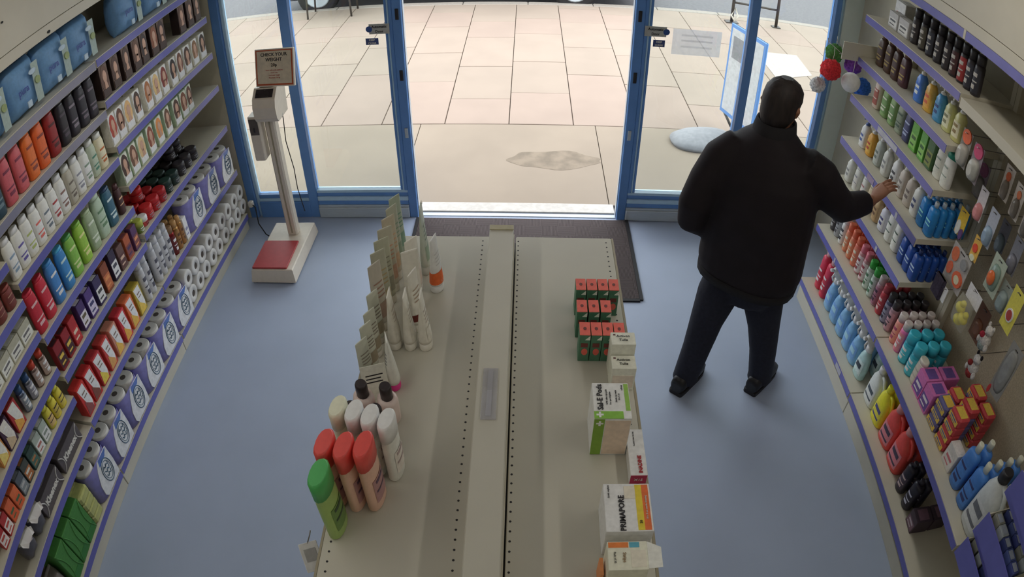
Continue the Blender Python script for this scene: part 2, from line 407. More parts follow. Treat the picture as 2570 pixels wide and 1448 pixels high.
# ------------------------------------------------------------------ product kit: each kind is modelled once, copies share its meshes
KIT = {}
def kit(key, name, *parts):
    """parts: (part name, M, material, index of parent part)"""
    KIT[key] = (name, [(n, m.mesh(n, mt), par, tint) for n, m, mt, par, tint in parts])
STUFFY = {'label_print', 'panel_print', 'lettering', 'lettering_lines', 'printed_line', 'logo_ring', 'logo_script', 'silver_swirl', 'pump', 'portrait_face', 'spray_head'}
def put(key, label, cat, loc, rz=0.0, cols=(), group=None, s=(1, 1, 1), name=None, tilt=0, extra=None):
    nm, parts = KIT[key]; objs = []
    cols = list(cols)
    for i, (n, me, par, tint) in enumerate(parts):
        o = bpy.data.objects.new((name or nm) if i == 0 else n, me); COL.objects.link(o)
        if i == 0:
            o.location = loc; o.rotation_euler = (tilt, 0, rz); o.scale = s
        else: o.parent = objs[par]
        if n in STUFFY: o['kind'] = 'stuff'
        if tint is not None and cols: o.color = cols[tint if tint < len(cols) else -1]
        objs.append(o)
    tag(objs[0], label, cat, group)
    return objs[0]
def Q(r, g, b, k=1.85):
    m_ = (r+g+b)/3; return C(r+(m_-r)*.10, g+(m_-g)*.10, b+(m_-b)*.10, k)

def bottle_secs(w, d, h, p, sh=.8, neck=.45):
    a, b = w/2, d/2
    return [(0, a*.9, b*.9, p), (h*.03, a, b, p), (h*sh*.5, a, b, p), (h*sh*.85, a*.99, b*.99, p), (h*sh*.95, a*.9, b*.9, 2.3), (h*sh, a*neck, b*min(1, neck*1.4), 2)]
def bottle(key, name, w, d, h, p=2.8, sh=.8, neck=.6, capw=.8, body=plastic, lab=(.15, .62), la=1.0, capm=plastic, cap_p=2.4, marks=2):
    S_ = bottle_secs(w, d, h, p, sh, neck); z1 = h*sh
    b = M().loft(S_, 18)
    c = M().loft([(z1-.002, w/2*capw, d/2*capw, cap_p), (h-.006, w/2*capw, d/2*capw, cap_p), (h, w/2*capw*.85, d/2*capw*.85, cap_p)], 16)
    l = M().patch(S_, la, z1*lab[0], z1*lab[1]); P = [(name, b, body, None, 0), ('cap', c, capm, 0, 1), ('label', l, card, 0, 2)]
    g = M(); zz = lab[0]+(lab[1]-lab[0])
    g.patch(S_, la*.6, z1*(lab[1]-.10), z1*(lab[1]-.04), off=.002)
    if marks > 1: g.patch(S_, la*.75, z1*(lab[0]+.22), z1*(lab[0]+.26), off=.002)
    if marks > 2: g.patch(S_, la*.45, z1*(lab[0]+.08), z1*(lab[0]+.16), off=.002)
    P.append(('label_print', g, card, 2, 3)); kit(key, name, *P)
bottle('gel', 'shower_gel_bottle', .074, .042, .205, sh=.93, neck=.88, capw=.86, lab=(.12, .8), la=.9, marks=3)
bottle('gel_big', 'shower_gel_bottle', .082, .05, .225, sh=.9, neck=.8, capw=.8, lab=(.2, .75), la=.9, marks=3)
bottle('lotion', 'lotion_bottle', .068, .04, .185, sh=.86, neck=.8, capw=.78, lab=(.12, .7), la=.8, marks=3)
bottle('slim', 'hair_product_bottle', .05, .036, .165, sh=.85, neck=.7, capw=.7, lab=(.15, .7))
bottle('sham', 'shampoo_bottle', .07, .044, .19, sh=.82, neck=.6, capw=.62, lab=(.15, .75), la=.9, marks=3)
bottle('clearb', 'mouthwash_bottle', .062, .045, .19, p=3.2, sh=.84, neck=.42, capw=.42, lab=(.15, .6), la=.8, marks=2, body=film)
bottle('condit', 'conditioner_bottle', .066, .037, .185, p=2.2, sh=.75, neck=1.0, capw=1.04, lab=(.2, .7), la=.8, cap_p=2.1)
bottle('talc', 'talc_bottle', .07, .05, .17, p=2.2, sh=.84, neck=.9, capw=.92, lab=(.15, .75), la=.8, cap_p=2)

def can(key, name, r, h, capf=.22, capr=.86, body=plastic, la=1.2, lab=(.08, .92), marks=3, capm=plastic):
    z1 = h*(1-capf)
    S_ = [(0, r*.93, r*.93), (.004, r, r), (z1*.93, r, r), (z1, r*.82, r*.82)]
    b = M().loft(S_, 16)
    c = M().loft([(z1-.001, r*capr, r*capr), (h-.005, r*capr, r*capr), (h, r*capr*.8, r*capr*.8)], 14)
    l = M().patch(S_, la, z1*lab[0], z1*lab[1]*.93); gm = M().patch(S_, la*.5, z1*.6, z1*.72, off=.002)
    if marks > 1: gm.patch(S_, la*.6, z1*.42, z1*.46, off=.002)
    if marks > 2: gm.patch(S_, la*.35, z1*.2, z1*.34, off=.002)
    kit(key, name, (name, b, body, None, 0), ('cap', c, capm, 0, 1), ('label', l, card, 0, 2), ('label_print', gm, card, 2, 3))
can('aero', 'aerosol_can', .024, .17, body=foil)
can('aerob', 'body_spray_can', .026, .185, capf=.24, capr=.9)
can('hairspray', 'hair_spray_can', .027, .25, capf=.16, capr=.9)
can('tub', 'cream_tub', .04, .062, capf=.42, capr=1.04, lab=(.1, .9))
can('jar', 'small_cream_jar', .03, .05, capf=.4, capr=1.05)
can('foam', 'shower_foam_can', .034, .175, capf=.3, capr=1.0)
can('domecan', 'shaving_foam_can', .028, .165, capf=.26, capr=.95)

def pump(key, name, w, d, h, p=2.4, body=plastic, la=.8):
    z1 = h*.74; S_ = [(0, w*.46, d*.46, p), (h*.02, w/2, d/2, p), (z1*.8, w/2, d/2, p), (z1*.94, w*.36, d*.38, 2), (z1, w*.2, w*.2, 2)]
    b = M().loft(S_, 18)
    c = M().loft([(z1-.002, w*.2, w*.2), (z1+h*.06, w*.2, w*.2), (z1+h*.065, w*.07, w*.07), (h*.93, w*.07, w*.07), (h*.935, w*.16, w*.13), (h*.985, w*.15, w*.12), (h, w*.1, w*.08)], 12)
    c.tube([(0, 0, h*.96), (0, -w*.25, h*.965), (0, -w*.45, h*.94)], [.006, .005, .004], 8)
    l = M().patch(S_, la, z1*.15, z1*.68); g = M().patch(S_, la*.5, z1*.5, z1*.6, off=.002).patch(S_, la*.4, z1*.28, z1*.4, off=.002)
    kit(key, name, (name, b, body, None, 0), ('pump', c, plastic, 0, 1), ('label', l, card, 0, 2), ('label_print', g, card, 2, 3))
pump('pump', 'pump_bottle', .07, .05, .19)
pump('pumpc', 'hand_wash_bottle', .07, .052, .185, body=film)
# trigger spray
b = M().loft([(0, .044, .026, 2.6), (.006, .048, .029, 2.6), (.07, .05, .03, 2.4), (.13, .044, .028, 2.2), (.165, .03, .024, 2), (.185, .016, .016, 2)], 18)
hd = M().loft([(.182, .018, .018), (.205, .018, .018), (.21, .013, .016, 2, 0, .002), (.235, .014, .026, 3, 0, -.004), (.262, .015, .04, 3, 0, -.008), (.278, .012, .036, 3, 0, -.004)], 14)
hd.tube([(0, -.046, .262), (0, -.060, .262)], [.009, .008], 8)
tr = M().tube([(0, -.034, .25), (0, -.044, .225), (0, -.034, .2)], [.007, .006, .004], 8)
S_ = [(0, .044, .026, 2.6), (.07, .05, .03, 2.4), (.13, .044, .028, 2.2), (.165, .03, .024, 2)]
hd.xf(Matrix.Translation((0, 0, .185)) @ Matrix.Diagonal((1.35, 1.15, 1.15, 1)) @ Matrix.Translation((0, 0, -.185)))
kit('trigger', 'trigger_spray_bottle', ('trigger_spray_bottle', b, film, None, 0), ('spray_head', hd, plastic, 0, 1), ('trigger', tr, plastic, 1, 1),
    ('label', M().patch(S_, .8, .03, .12), card, 0, 2), ('label_print', M().patch(S_, .45, .07, .1, off=.002), card, 3, 3))
# detergent jug with handle
jb_ = M().loft([(0, .075, .045, 3), (.01, .08, .05, 3), (.14, .08, .05, 3), (.2, .07, .045, 2.6, -.006, 0), (.235, .035, .032, 2, -.022, 0), (.25, .028, .028, 2, -.022, 0)], 20)
jh = M().tube([(.0, 0, .238), (.045, 0, .232), (.078, 0, .19), (.078, 0, .14)], [.011, .012, .012, .011], 8)
jc = M().loft([(.248, .031, .031, 2, -.022), (.285, .030, .030, 2, -.022), (.292, .024, .024, 2, -.022)], 16)
S_ = [(0, .075, .045, 3), (.01, .08, .05, 3), (.14, .08, .05, 3), (.2, .07, .045, 2.6)]
kit('jug', 'detergent_jug', ('detergent_jug', jb_, plastic, None, 0), ('handle', jh, plastic, 0, 0), ('cap', jc, plastic, 0, 1),
    ('label', M().patch(S_, .7, .03, .15), card, 0, 2), ('label_print', M().patch(S_, .4, .10, .13, off=.002).patch(S_, .5, .05, .065, off=.002), card, 3, 3))

def boxk(key, name, w, d, h, kind='plain', c=.002):
    b = M().box(-w/2, w/2, -d/2, d/2, 0, h, 0, c); y = -d/2-.0008
    P = [(name, b, card, None, 0)]
    if kind == 'plain':
        P += [('front_panel', M().box(-w*.44, w*.44, y, -d/2+.001, h*.10, h*.62), card, 0, 1),
              ('panel_print', M().box(-w*.3, w*.3, y-.0006, y, h*.42, h*.54).box(-w*.34, w*.2, y-.0006, y, h*.2, h*.26), card, 1, 2),
              ('top_print', M().box(-w*.36, w*.36, -d*.3, d*.3, h-.001, h+.0008), card, 0, 1)]
    if kind == 'portrait':
        P += [('front_panel', M().box(-w*.47, w*.47, y, -d/2+.001, h*.04, h*.97), card, 0, 1)]
        hair = M(); n = 22
        hair.prism([(w*.44*cos(2*pi*t/n)*(1+.07*sin(3*t+1)), h*.56+h*.40*sin(2*pi*t/n)*(1.0 if sin(2*pi*t/n) > 0 else 1.0)) for t in range(n)], y-.0012, y, ax='y')
        face = M().prism([(w*.02+w*.22*cos(2*pi*t/14), h*.62+h*.19*sin(2*pi*t/14)) for t in range(14)], y-.002, y-.0012, ax='y')
        face.prism([(-w*.16, h*.22), (w*.26, h*.24), (w*.12, h*.5), (-w*.06, h*.5)], y-.002, y-.0012, ax='y')
        P += [('portrait_hair', hair, card, 0, 2), ('portrait_face', face, mat('printed_skin_tone', C(222, 176, 150), rough=.5), 2, None),
              ('name_band', M().box(-w*.44, w*.44, y-.003, y-.001, h*.06, h*.26), card, 0, 3)]
    if kind == 'slant':            # box with a slanting white label and a bright food-like picture
        P += [('front_panel', M().prism([(-w*.44, h*.95), (w*.3, h*.95), (w*.44, h*.3), (w*.3, h*.08), (-w*.1, h*.3)], y, -d/2+.001, ax='y'), card, 0, 1),
              ('panel_print', M().prism([(-w*.44, h*.05), (w*.3, h*.05), (w*.3, h*.2), (-w*.3, h*.5)], y-.0006, y, ax='y'), card, 0, 2),
              ('lettering_lines', M().box(-w*.2, w*.2, y-.0012, y-.0004, h*.7, h*.74).box(-w*.15, w*.25, y-.0012, y-.0004, h*.58, h*.61), card, 1, 3)]
    kit(key, name, *P)
boxk('carton', 'medicine_carton', .06, .04, .11)
boxk('tall', 'tall_carton', .062, .042, .15)
boxk('wide', 'wide_carton', .1, .06, .085)
boxk('dye', 'hair_dye_box', .078, .06, .17, 'portrait')
boxk('slant', 'remedy_box', .078, .06, .165, 'slant')

# pillow packs
def pillow(w, d, h, n=20):
    R = []
    m = 10
    for k in range(m+1):
        z = h*k/m; t = abs(2*k/m-1); e = (1-t**3.5)**.5 if t < 1 else 0
        R.append([(spow(cos(2*pi*i/n), .62)*w/2*(1-.06*t*t), spow(sin(2*pi*i/n), .75)*d/2*(.12+.88*e)+.004*sin(i*2.1+k), z) for i in range(n)])
    return M().rings(R, 0, True)
def fpatch(w, z0, z1, yc, bulge, dx=0, n=6):       # gently bulged front patch
    R = []
    for k in range(4):
        z = z0+(z1-z0)*k/3
        R.append([(dx-w/2+w*i/n, yc-bulge*(1-(2*(dx-w/2+w*i/n)/.24)**2), z) for i in range(n+1)])
    return M().rings(R, 0, True, False, False, False)
kit('padpack', 'incontinence_pad_pack', ('incontinence_pad_pack', pillow(.245, .13, .235), card, None, 0),
    ('picture_patch', fpatch(.055, .02, .2, -.0745, .002, .078), card, 0, 1),
    ('logo_oval', M().prism([(.05+.028*cos(t*pi/8), .165+.012*sin(t*pi/8)) for t in range(16)], -.0825, -.0775, ax='y'), card, 0, 2),
    ('fruit_print', M().prism([(.08+.02*cos(t*pi/6), .115+.017*sin(t*pi/6)) for t in range(12)], -.082, -.077, ax='y'), card, 1, 3),
    ('size_square', M().box(-.03, .002, -.0835, -.078, .03, .058), card, 0, 2))
# kitchen roll twin pack: two upright rolls in printed film, cores showing on top
paper = mat('soft_paper', C(226, 224, 220), rough=.95, noise=.03, bump=.3)
fl = M().loft([(.0, .110, .058, 3.2), (.004, .1155, .0615, 3.2), (.205, .1155, .0615, 3.2), (.215, .113, .0600, 3.2)], 28, c1=False)
ov = M()
for a_, b_, r_ in ((.044, .076, .0045), (.034, .060, .003)):
    ov.tube([(.038+a_*cos(t*pi/12), -.0640, .105+b_*sin(t*pi/12)) for t in range(25)], r_*.5, 5)
sq = M()
for k in range(3): sq.tube([(.015+.048*t/7, -.0645, .135-.028*k+.009*sin(t*1.9+k)) for t in range(8)], .0024, 5)
def kroll(sx): return M().loft([(.006, .050, .050, 2, sx*.056), (.01, .054, .054, 2, sx*.056), (.222, .0555, .0555, 2, sx*.056), (.229, .052, .052, 2, sx*.056)], 20)
def kcore(sx): return M().loft([(.2285, .017, .017, 2, sx*.056), (.2297, .017, .017, 2, sx*.056)], 14)
wpatch = M().prism([(-.050, .004), (.104, .004), (.110, .1), (.106, .206), (.0, .208), (-.030, .165), (-.062, .09), (-.066, .03)], -.0632, -.0590, ax='y')
bpatch = M().prism([(.0, .17), (.07, .175), (.10, .205), (.01, .208)], -.0640, -.0628, ax='y')
kit('kroll', 'kitchen_roll_pack', ('kitchen_roll_pack', fl, film, None, 0), ('film_front', wpatch, film, 0, 1), ('film_corner', bpatch, film, 1, 2),
    ('logo_ring', ov, card, 1, 3), ('logo_script', sq, card, 1, 3),
    ('paper_roll', kroll(-1), paper, 0, None), ('core_hole', kcore(-1), mat('cardboard_core', C(92, 84, 78), rough=.95), 5, None),
    ('paper_roll', kroll(1), paper, 0, None), ('core_hole', kcore(1), MATS['cardboard_core'], 7, None))
# toilet roll pack: rolls lie with their ends to the aisle, each roll a part
def roll_mesh():
    m = M(); R = []; n = 18
    prof = [(-.050, .021), (-.050, .050), (-.046, .056), (.046, .056), (.050, .050), (.050, .021), (.02, .021)]
    R = [[(r*cos(2*pi*i/n), y, r*sin(2*pi*i/n)) for i in range(n)] for y, r in prof]
    m.rings([R[6]]+[R[5], R[4], R[3], R[2], R[1], R[0], [(p[0]*.98, -.02, p[2]*.98) for p in R[0]]], 0, True, True, True)
    return m.mesh('roll', MATS['soft_paper'])
ROLL = roll_mesh()
core2 = M().prism([(.0205*cos(t*pi/7), .0205*sin(t*pi/7)) for t in range(14)], -.047, -.02, ax='y').mesh('core', MATS['cardboard_core'])
def toilet_pack(label, x, y, z, nw, nh, col, group=None):
    t = thing('toilet_roll_pack', label, 'toilet roll', (x, y, z), pi/2, group)
    for i in range(nw):
        for j in range(nh):
            o = obj('roll', ROLL, t, loc=((i-(nw-1)/2)*.113, 0, .057+j*.113), rot=(0, random.uniform(0, 3), 0))
            obj('core', core2, o)
    m = M().box(-nw*.0565-.001, nw*.0565+.001, .052, .165, .001, nh*.113+.002, 0, .012)
    obj('wrapped_rolls', m.mesh('wrapped_rolls', film), t, color=col)
    return t
# tissue box with oval top
def tissue(key, w, d, h, word, m_ink, flip=False):
    b = M().box(-w/2, w/2, -d/2, d/2, 0, h, 0, .003)
    arc = M(); 
    for sx in (-1, 1): arc.tube([(sx*(w*.46-.02*t/6*0), -d/2-.0005, h*.1+h*.8*t/8) if False else (sx*(w*.47-.03*(1-(2*t/8-1)**2)), -d/2-.0005, h*.05+h*.9*t/8) for t in range(9)], .0035, 5)
    kit(key, 'tissue_box', ('tissue_box', b, card, None, 0), ('silver_swirl', arc, card, 0, 1),
        ('dispensing_slot', M().prism([(w*.3*cos(t*pi/8), d*.22*sin(t*pi/8)) for t in range(16)], h-.0005, h+.001), card, 0, 2))
    me = text_mesh(word, h*.42, m_ink, bold=.002)
    KIT[key][1].append(('lettering', me, 0, None)); return w, d, h
inkw = mat('white_print', C(225, 222, 214), rough=.5, noise=.01)
inkk = mat('black_print', C(38, 36, 40), rough=.5, noise=.01)
inkr = mat('red_print', C(180, 36, 44), rough=.5, noise=.01)
inkg = mat('lime_print', C(190, 205, 70), rough=.5, noise=.01)
inkb = mat('blue_print', C(48, 70, 150), rough=.5, noise=.01)

# ------------------------------------------------------------------ rows of stock
ORD = ['', 'first', 'second', 'third', 'fourth', 'fifth', 'sixth', 'seventh', 'eighth', 'ninth', 'tenth', 'eleventh', 'twelfth', 'thirteenth', 'fourteenth', 'fifteenth']
BAYN = {'LA': 'window bay, tissue wall', 'LB': 'middle bay, tissue wall', 'LC': 'camera bay, tissue wall', 'RA': "person's bay", 'RB': 'baby bay'}
def dims(key):
    me = KIT[key][1][0][1]; xs = [v.co.x for v in me.vertices]; ys = [v.co.y for v in me.vertices]
    return max(xs)-min(xs), -min(ys), max(ys)
def row(bayk, shelf, z, items, cat, deep=1, rz=None, dx=0.0, group=None, sh=None):
    """items: (y, key, colours, description[, height scale]); the front of each stands just inside the lip"""
    side = -1 if bayk[0] == 'L' else 1
    rz = (pi/2 if side < 0 else -pi/2) if rz is None else rz
    items = sorted(items, key=lambda q: -q[0]); n = len(items)
    for i, it in enumerate(items):
        y, key, cols, desc = it[:4]; hs = it[4] if len(it) > 4 else 1; dp = it[5] if len(it) > 5 else deep
        w, fr, bk = dims(key); sc = 1.0
        for j in (i-1, i+1):
            if 0 <= j < n:
                w2 = dims(items[j][1])[0]; gap = abs(items[j][0]-y); sc = min(sc, .965*gap/((w+w2)/2))
        X = XL+.0-.012 if side < 0 else 1.762
        X += dx
        for k in range(dp):
            x = X+side*(fr*sc+k*(fr+bk)*sc*(1.1 if key != 'trigger' else 1.8)) + side*random.uniform(0, .004)
            o_ = ORD[i+1]
            if dp > 1: lab = f'{desc}, {o_} from window, {"front" if k == 0 else ORD[k+1] + "-deep"}, {shelf}, {BAYN[bayk]}'
            else: lab = f'{desc}, {o_} from window, {shelf}, {BAYN[bayk]}'
            put(key, lab, cat, (x, y, z+.0005), rz+random.uniform(-.05, .05), cols, group or f'{cat}s on the {shelf}, {BAYN[bayk]}', (sc, sc, hs*(1+random.uniform(-.01, .01))))
W_ = Q(200, 200, 195); DK = Q(34, 30, 34); GREY = Q(120, 120, 124)
TEALD = Q(30, 62, 72)
# -- tissue wall, window-side bay
packc = (Q(84, 124, 164), Q(132, 148, 142), Q(150, 168, 182), Q(124, 138, 90))
for i, y in enumerate((3.50, 3.21, 2.93, 2.465, 2.235, 1.995, 1.74)):
    o = put('padpack', f'blue plump pad pack, {ORD[i+1]} from the window on the top shelf, tissue wall', 'pad pack', (XL-.012-.075, y, LA[0]+.001), pi/2, packc, 'blue pad packs on the top shelf', (.93, 1, 1), name='pad_pack')
    obj('lettering', text_mesh('pura', .045, inkb, bold=.0008), o, loc=(-.035, -.079, .115), rot=(pi/2, 0, 0))
brown = [(62, 40, 30), (70, 44, 34), (84, 54, 40), (56, 36, 30), (120, 66, 40), (48, 34, 32), (90, 60, 44)]
row('LA', 'second shelf', LA[1], [(y, 'dye', (Q(40, 28, 26), Q(92, 70, 58), Q(*brown[i % 7]), Q(60, 42, 36)), 'dark brown hair dye box', 1.03) for i, y in enumerate((3.66, 3.565, 3.45, 3.19, 3.10, 2.99, 2.90, 2.79, 2.68, 2.57))], 'hair dye')
hair2 = [(52, 34, 28), (120, 84, 52), (66, 42, 30), (96, 52, 34), (40, 28, 26), (110, 34, 26), (196, 160, 104), (150, 90, 48), (60, 40, 32), (190, 150, 96), (88, 54, 38), (150, 50, 34)]
hn = ['black-brown', 'golden brown', 'dark brown', 'chestnut', 'black', 'deep red', 'blonde', 'copper', 'brown', 'honey blonde', 'mid brown', 'red']
row('LA', 'third shelf', LA[2], [(y, 'dye', (Q(190, 184, 172), Q(205, 198, 184), Q(*hair2[i]), Q(214, 208, 196)), f'white hair dye box, {hn[i]} model', .97) for i, y in enumerate((3.66, 3.55, 3.44, 3.34, 3.245, 3.13, 3.03, 2.935, 2.81, 2.71, 2.62, 2.545))], 'hair dye')
hair3 = [(58, 38, 30), (96, 62, 44), (186, 156, 110), (120, 58, 40), (200, 120, 60), (90, 60, 40), (70, 46, 36), (110, 64, 44), (84, 50, 38)]
row('LA', 'fourth shelf', LA[3], [(y, 'dye', (Q(150, 165, 140), Q(200, 190, 170), Q(*hair3[8-i]), Q(206, 200, 186)), f'white green-topped hair dye box, {"red blonde brown copper dark auburn chestnut tawny sandy".split()[i]} hair', .95) for i, y in enumerate((3.37, 3.29, 3.19, 3.07, 2.96, 2.855, 2.75, 2.655, 2.56))], 'hair dye')
tubs = [(3.30, DK, 'black'), (3.21, DK, 'black'), (3.12, DK, 'black'), (3.02, Q(24, 44, 40), 'dark green'), (2.93, Q(24, 48, 42), 'dark green'), (2.84, Q(150, 20, 26), 'red'), (2.755, Q(160, 22, 28), 'red'), (2.67, Q(170, 24, 26), 'red')]
row('LA', 'fifth shelf', LA[4], [(y, 'tub', (c, c, c, GREY), f'round {n_} hair gel tub', 1.25) for y, c, n_ in tubs], 'hair gel', deep=3)
for y, c, n_ in ((3.25, DK, 'black'), (3.16, DK, 'black'), (2.72, Q(170, 24, 26), 'red')):
    put('tub', f'round {n_} hair gel tub standing on top of other {n_} tubs, {"towards window" if y > 3.2 else "fifth shelf"}', 'hair gel', (XL-.13, y, LA[4]+.085), pi/2, (c, c, c, GREY), 'stacked tubs', (1, 1, 1.2))
row('LA', 'fifth-shelf edge', LA[4], [(2.60, 'jar', (W_, W_, Q(180, 60, 60), DK), 'white-lidded small jar', 1.2), (2.54, 'jar', (Q(120, 130, 50), Q(150, 160, 60), Q(90, 110, 40), W_), 'green jar with pale lid', 1.4)], 'cream jar', deep=2)
kc = (Q(106, 102, 156), Q(204, 206, 212), Q(70, 96, 160), Q(48, 78, 100))
def kpack(lab, y, z, c=kc, s=1.0, dx=0):
    return put('kroll', lab, 'kitchen roll', (XL-.003-.0645*s+dx, y, z+.0005), pi/2+random.uniform(-.03, .03), c, 'twin packs of kitchen roll', (s*1.02, s*1.05, s*.92))
for i, y in enumerate((3.60, 3.35, 3.10)):
    kpack(f'white and violet kitchen roll twin pack, {ORD[i+1]} from window, sixth shelf above loose-end rolls', y, LA[5])
# clip fix for part materials of printed film colours
row('LA', 'sixth shelf', LA[5], [(2.95, 'carton', (W_, Q(210, 205, 200), Q(120, 120, 150), W_), 'small white carton', 1.3)]+
    [(y, 'aero', (Q(150, 110, 60), Q(160, 120, 70), Q(140, 96, 50), Q(80, 50, 30)), 'bronze hair spray can', 1.1) for y in (2.905, 2.855)]+
    [(2.80, 'aero', (Q(110, 24, 24), Q(120, 90, 60), Q(90, 24, 26), W_), 'dark red styling can', 1.1)]+
    [(y, 'hairspray', (Q(158, 160, 164), Q(170, 170, 172), Q(166, 166, 168), Q(70, 70, 80)), 'silver hair spray can', .98) for y in (2.74, 2.68, 2.62, 2.56)], 'hair spray', deep=2)
for i, (y, nw, nh) in enumerate(((3.685, 2, 2), (3.45, 2, 2), (3.215, 2, 2), (2.98, 2, 2), (2.802, 1, 2))):
    toilet_pack(f'white toilet roll pack, {ORD[i+1]} from the window on the base shelf by the scale', XL-.066, y, LA[6]+.001, nw, nh, Q(150, 110, 104) if i % 2 else Q(190, 184, 180), 'toilet roll packs on the base shelf')
for i, y in enumerate((2.62, 2.38, 2.14, 1.90, 1.66, 1.425)):
    kpack(f'white and violet kitchen roll twin pack, {ORD[i+1]} from window in the base shelf row', y, LA[6]+.001)
# yellow napkin stack and green cartons, dark bags
for i, z in enumerate((0, .05, .10, .15)):
    o = build('napkin_pack', M().box(-.05, .05, -.09, .09, 0, .047, 0, .012), film, rot=(0, 0, pi/2), loc=(XL-.10, 1.245, LA[6]+.001+z), color=Q(150, 152, 90))
    build('fold_ridge', M().box(-.045, .045, -.02, .02, .046, .0485), film, o, color=Q(170, 170, 110))
    tag(o, f'pale yellow-green napkin pack, {("bottom", "second", "third", "top")[i]} of its pile beside green tissue boxes', 'napkins', 'pale napkin packs')
tissue('kitten', .108, .2, .225, 'Kitten', inkg)
tissue('kleenex', .225, .11, .10, 'Kleenex', inkw)
for i, y in enumerate((1.135, 1.02, .905)):
    o = put('kitten', f'tall green tissue carton, {ORD[i+1]} from the window, base shelf', 'tissue box', (XL-.115, y, LA[6]+.001), pi/2, (Q(56, 112, 48), Q(56, 112, 48), Q(120, 128, 50)), 'green tissue cartons')
    lt = [c for c in o.children if c.name.startswith('lettering')][0]; lt.location = (.0, -.02, .2262); lt.rotation_euler = (0, 0, pi); lt.scale = (.42, .42, 1)
    build('leaf_print', M().box(-.053, .053, -.1015, -.1, .01, .05), card, o, color=Q(40, 100, 44))
for i, y in enumerate((.785, .675)):
    o = build('storage_bag_pack', pillow(.1, .12, .16), film, loc=(XL-.09, y, LA[6]+.001), rot=(0, 0, pi/2), color=Q(104, 96, 92))
    build('seal_strip', M().box(-.045, .045, -.004, .004, .158, .172), film, o, color=Q(130, 124, 120))
    tag(o, f'grey glossy bag pack at camera end of base shelf, {("beside green carton", "outermost")[i]}', 'bag pack')
# -- middle bay
row('LB', 'second shelf', LB[1], [(y, 'gel', (Q(*c), Q(*c), Q(*c), Q(*l)), n_ + ' shower gel bottle', 1.03) for y, c, l, n_ in (
    (2.44, (34, 30, 38), (90, 80, 90), 'black'), (2.355, (32, 30, 38), (90, 80, 90), 'black'), (2.27, (34, 30, 38), (110, 100, 110), 'black'), (2.185, (30, 24, 30), (60, 50, 60), 'black'),
    (2.095, (130, 30, 30), (70, 20, 20), 'dark red'), (2.00, (205, 84, 36), (120, 50, 40), 'orange'), (1.91, (206, 92, 34), (120, 50, 40), 'orange'),
    (1.82, (176, 78, 84), (110, 40, 60), 'pink'), (1.725, (172, 74, 82), (110, 40, 60), 'pink'), (1.63, (34, 60, 74), (90, 110, 120), 'dark teal'))], 'shower gel')
def wl(c): return (Q(186, 186, 180), Q(196, 196, 190), Q(190, 190, 184), Q(*c))
row('LB', 'third shelf', LB[2], [(y, 'lotion', wl(c) if b is None else (Q(*b), Q(190, 188, 180), Q(*b), Q(*c)), n_ + ' lotion bottle', 1.0) for y, c, b, n_ in (
    (2.41, (170, 90, 40), (190, 180, 150), 'orange-marked'), (2.335, (60, 110, 90), (150, 160, 140), 'green striped'), (2.26, (110, 130, 110), None, 'white green-lettered'),
    (2.185, (120, 120, 130), None, 'white grey-lettered'), (2.11, (90, 80, 70), (150, 145, 130), 'greyish'), (2.035, (120, 90, 80), None, 'white brown-lettered'), (1.96, (150, 50, 50), None, 'white red-dotted'),
    (1.885, (90, 100, 110), None, 'white slate-lettered'), (1.81, (190, 90, 80), None, 'white coral-swooshed'), (1.735, (150, 160, 90), None, 'white yellow-green-lettered'), (1.66, (84, 74, 140), None, 'white purple-oval'), (1.585, (110, 130, 150), None, 'white blue-lettered'))], 'lotion')
row('LB', 'fourth shelf', LB[3], [(y, k, (Q(*c), Q(*cc_), Q(*c), Q(*l)), n_ + ' body wash bottle', 1.0) for y, k, c, cc_, l, n_ in (
    (2.44, 'slim', (60, 34, 34), (70, 40, 40), (190, 150, 110), 'brown and gold'), (2.35, 'gel', (44, 84, 104), (40, 60, 90), (170, 190, 200), 'teal'), (2.255, 'gel_big', (150, 168, 146), (170, 184, 164), (90, 120, 90), 'pale green'),
    (2.155, 'gel', (134, 150, 118), (150, 165, 130), (180, 190, 170), 'sage green'), (2.06, 'gel', (128, 168, 54), (110, 160, 50), (190, 210, 120), 'lime'), (1.965, 'gel', (110, 160, 60), (70, 140, 70), (180, 210, 130), 'lime'),
    (1.875, 'gel', (44, 112, 170), (60, 150, 190), (160, 200, 220), 'blue'), (1.78, 'gel', (52, 110, 172), (50, 120, 180), (190, 200, 220), 'blue'), (1.685, 'gel', (176, 34, 50), (170, 30, 50), (220, 150, 150), 'red'), (1.59, 'gel', (170, 30, 46), (170, 30, 50), (220, 150, 150), 'red'))], 'body wash')
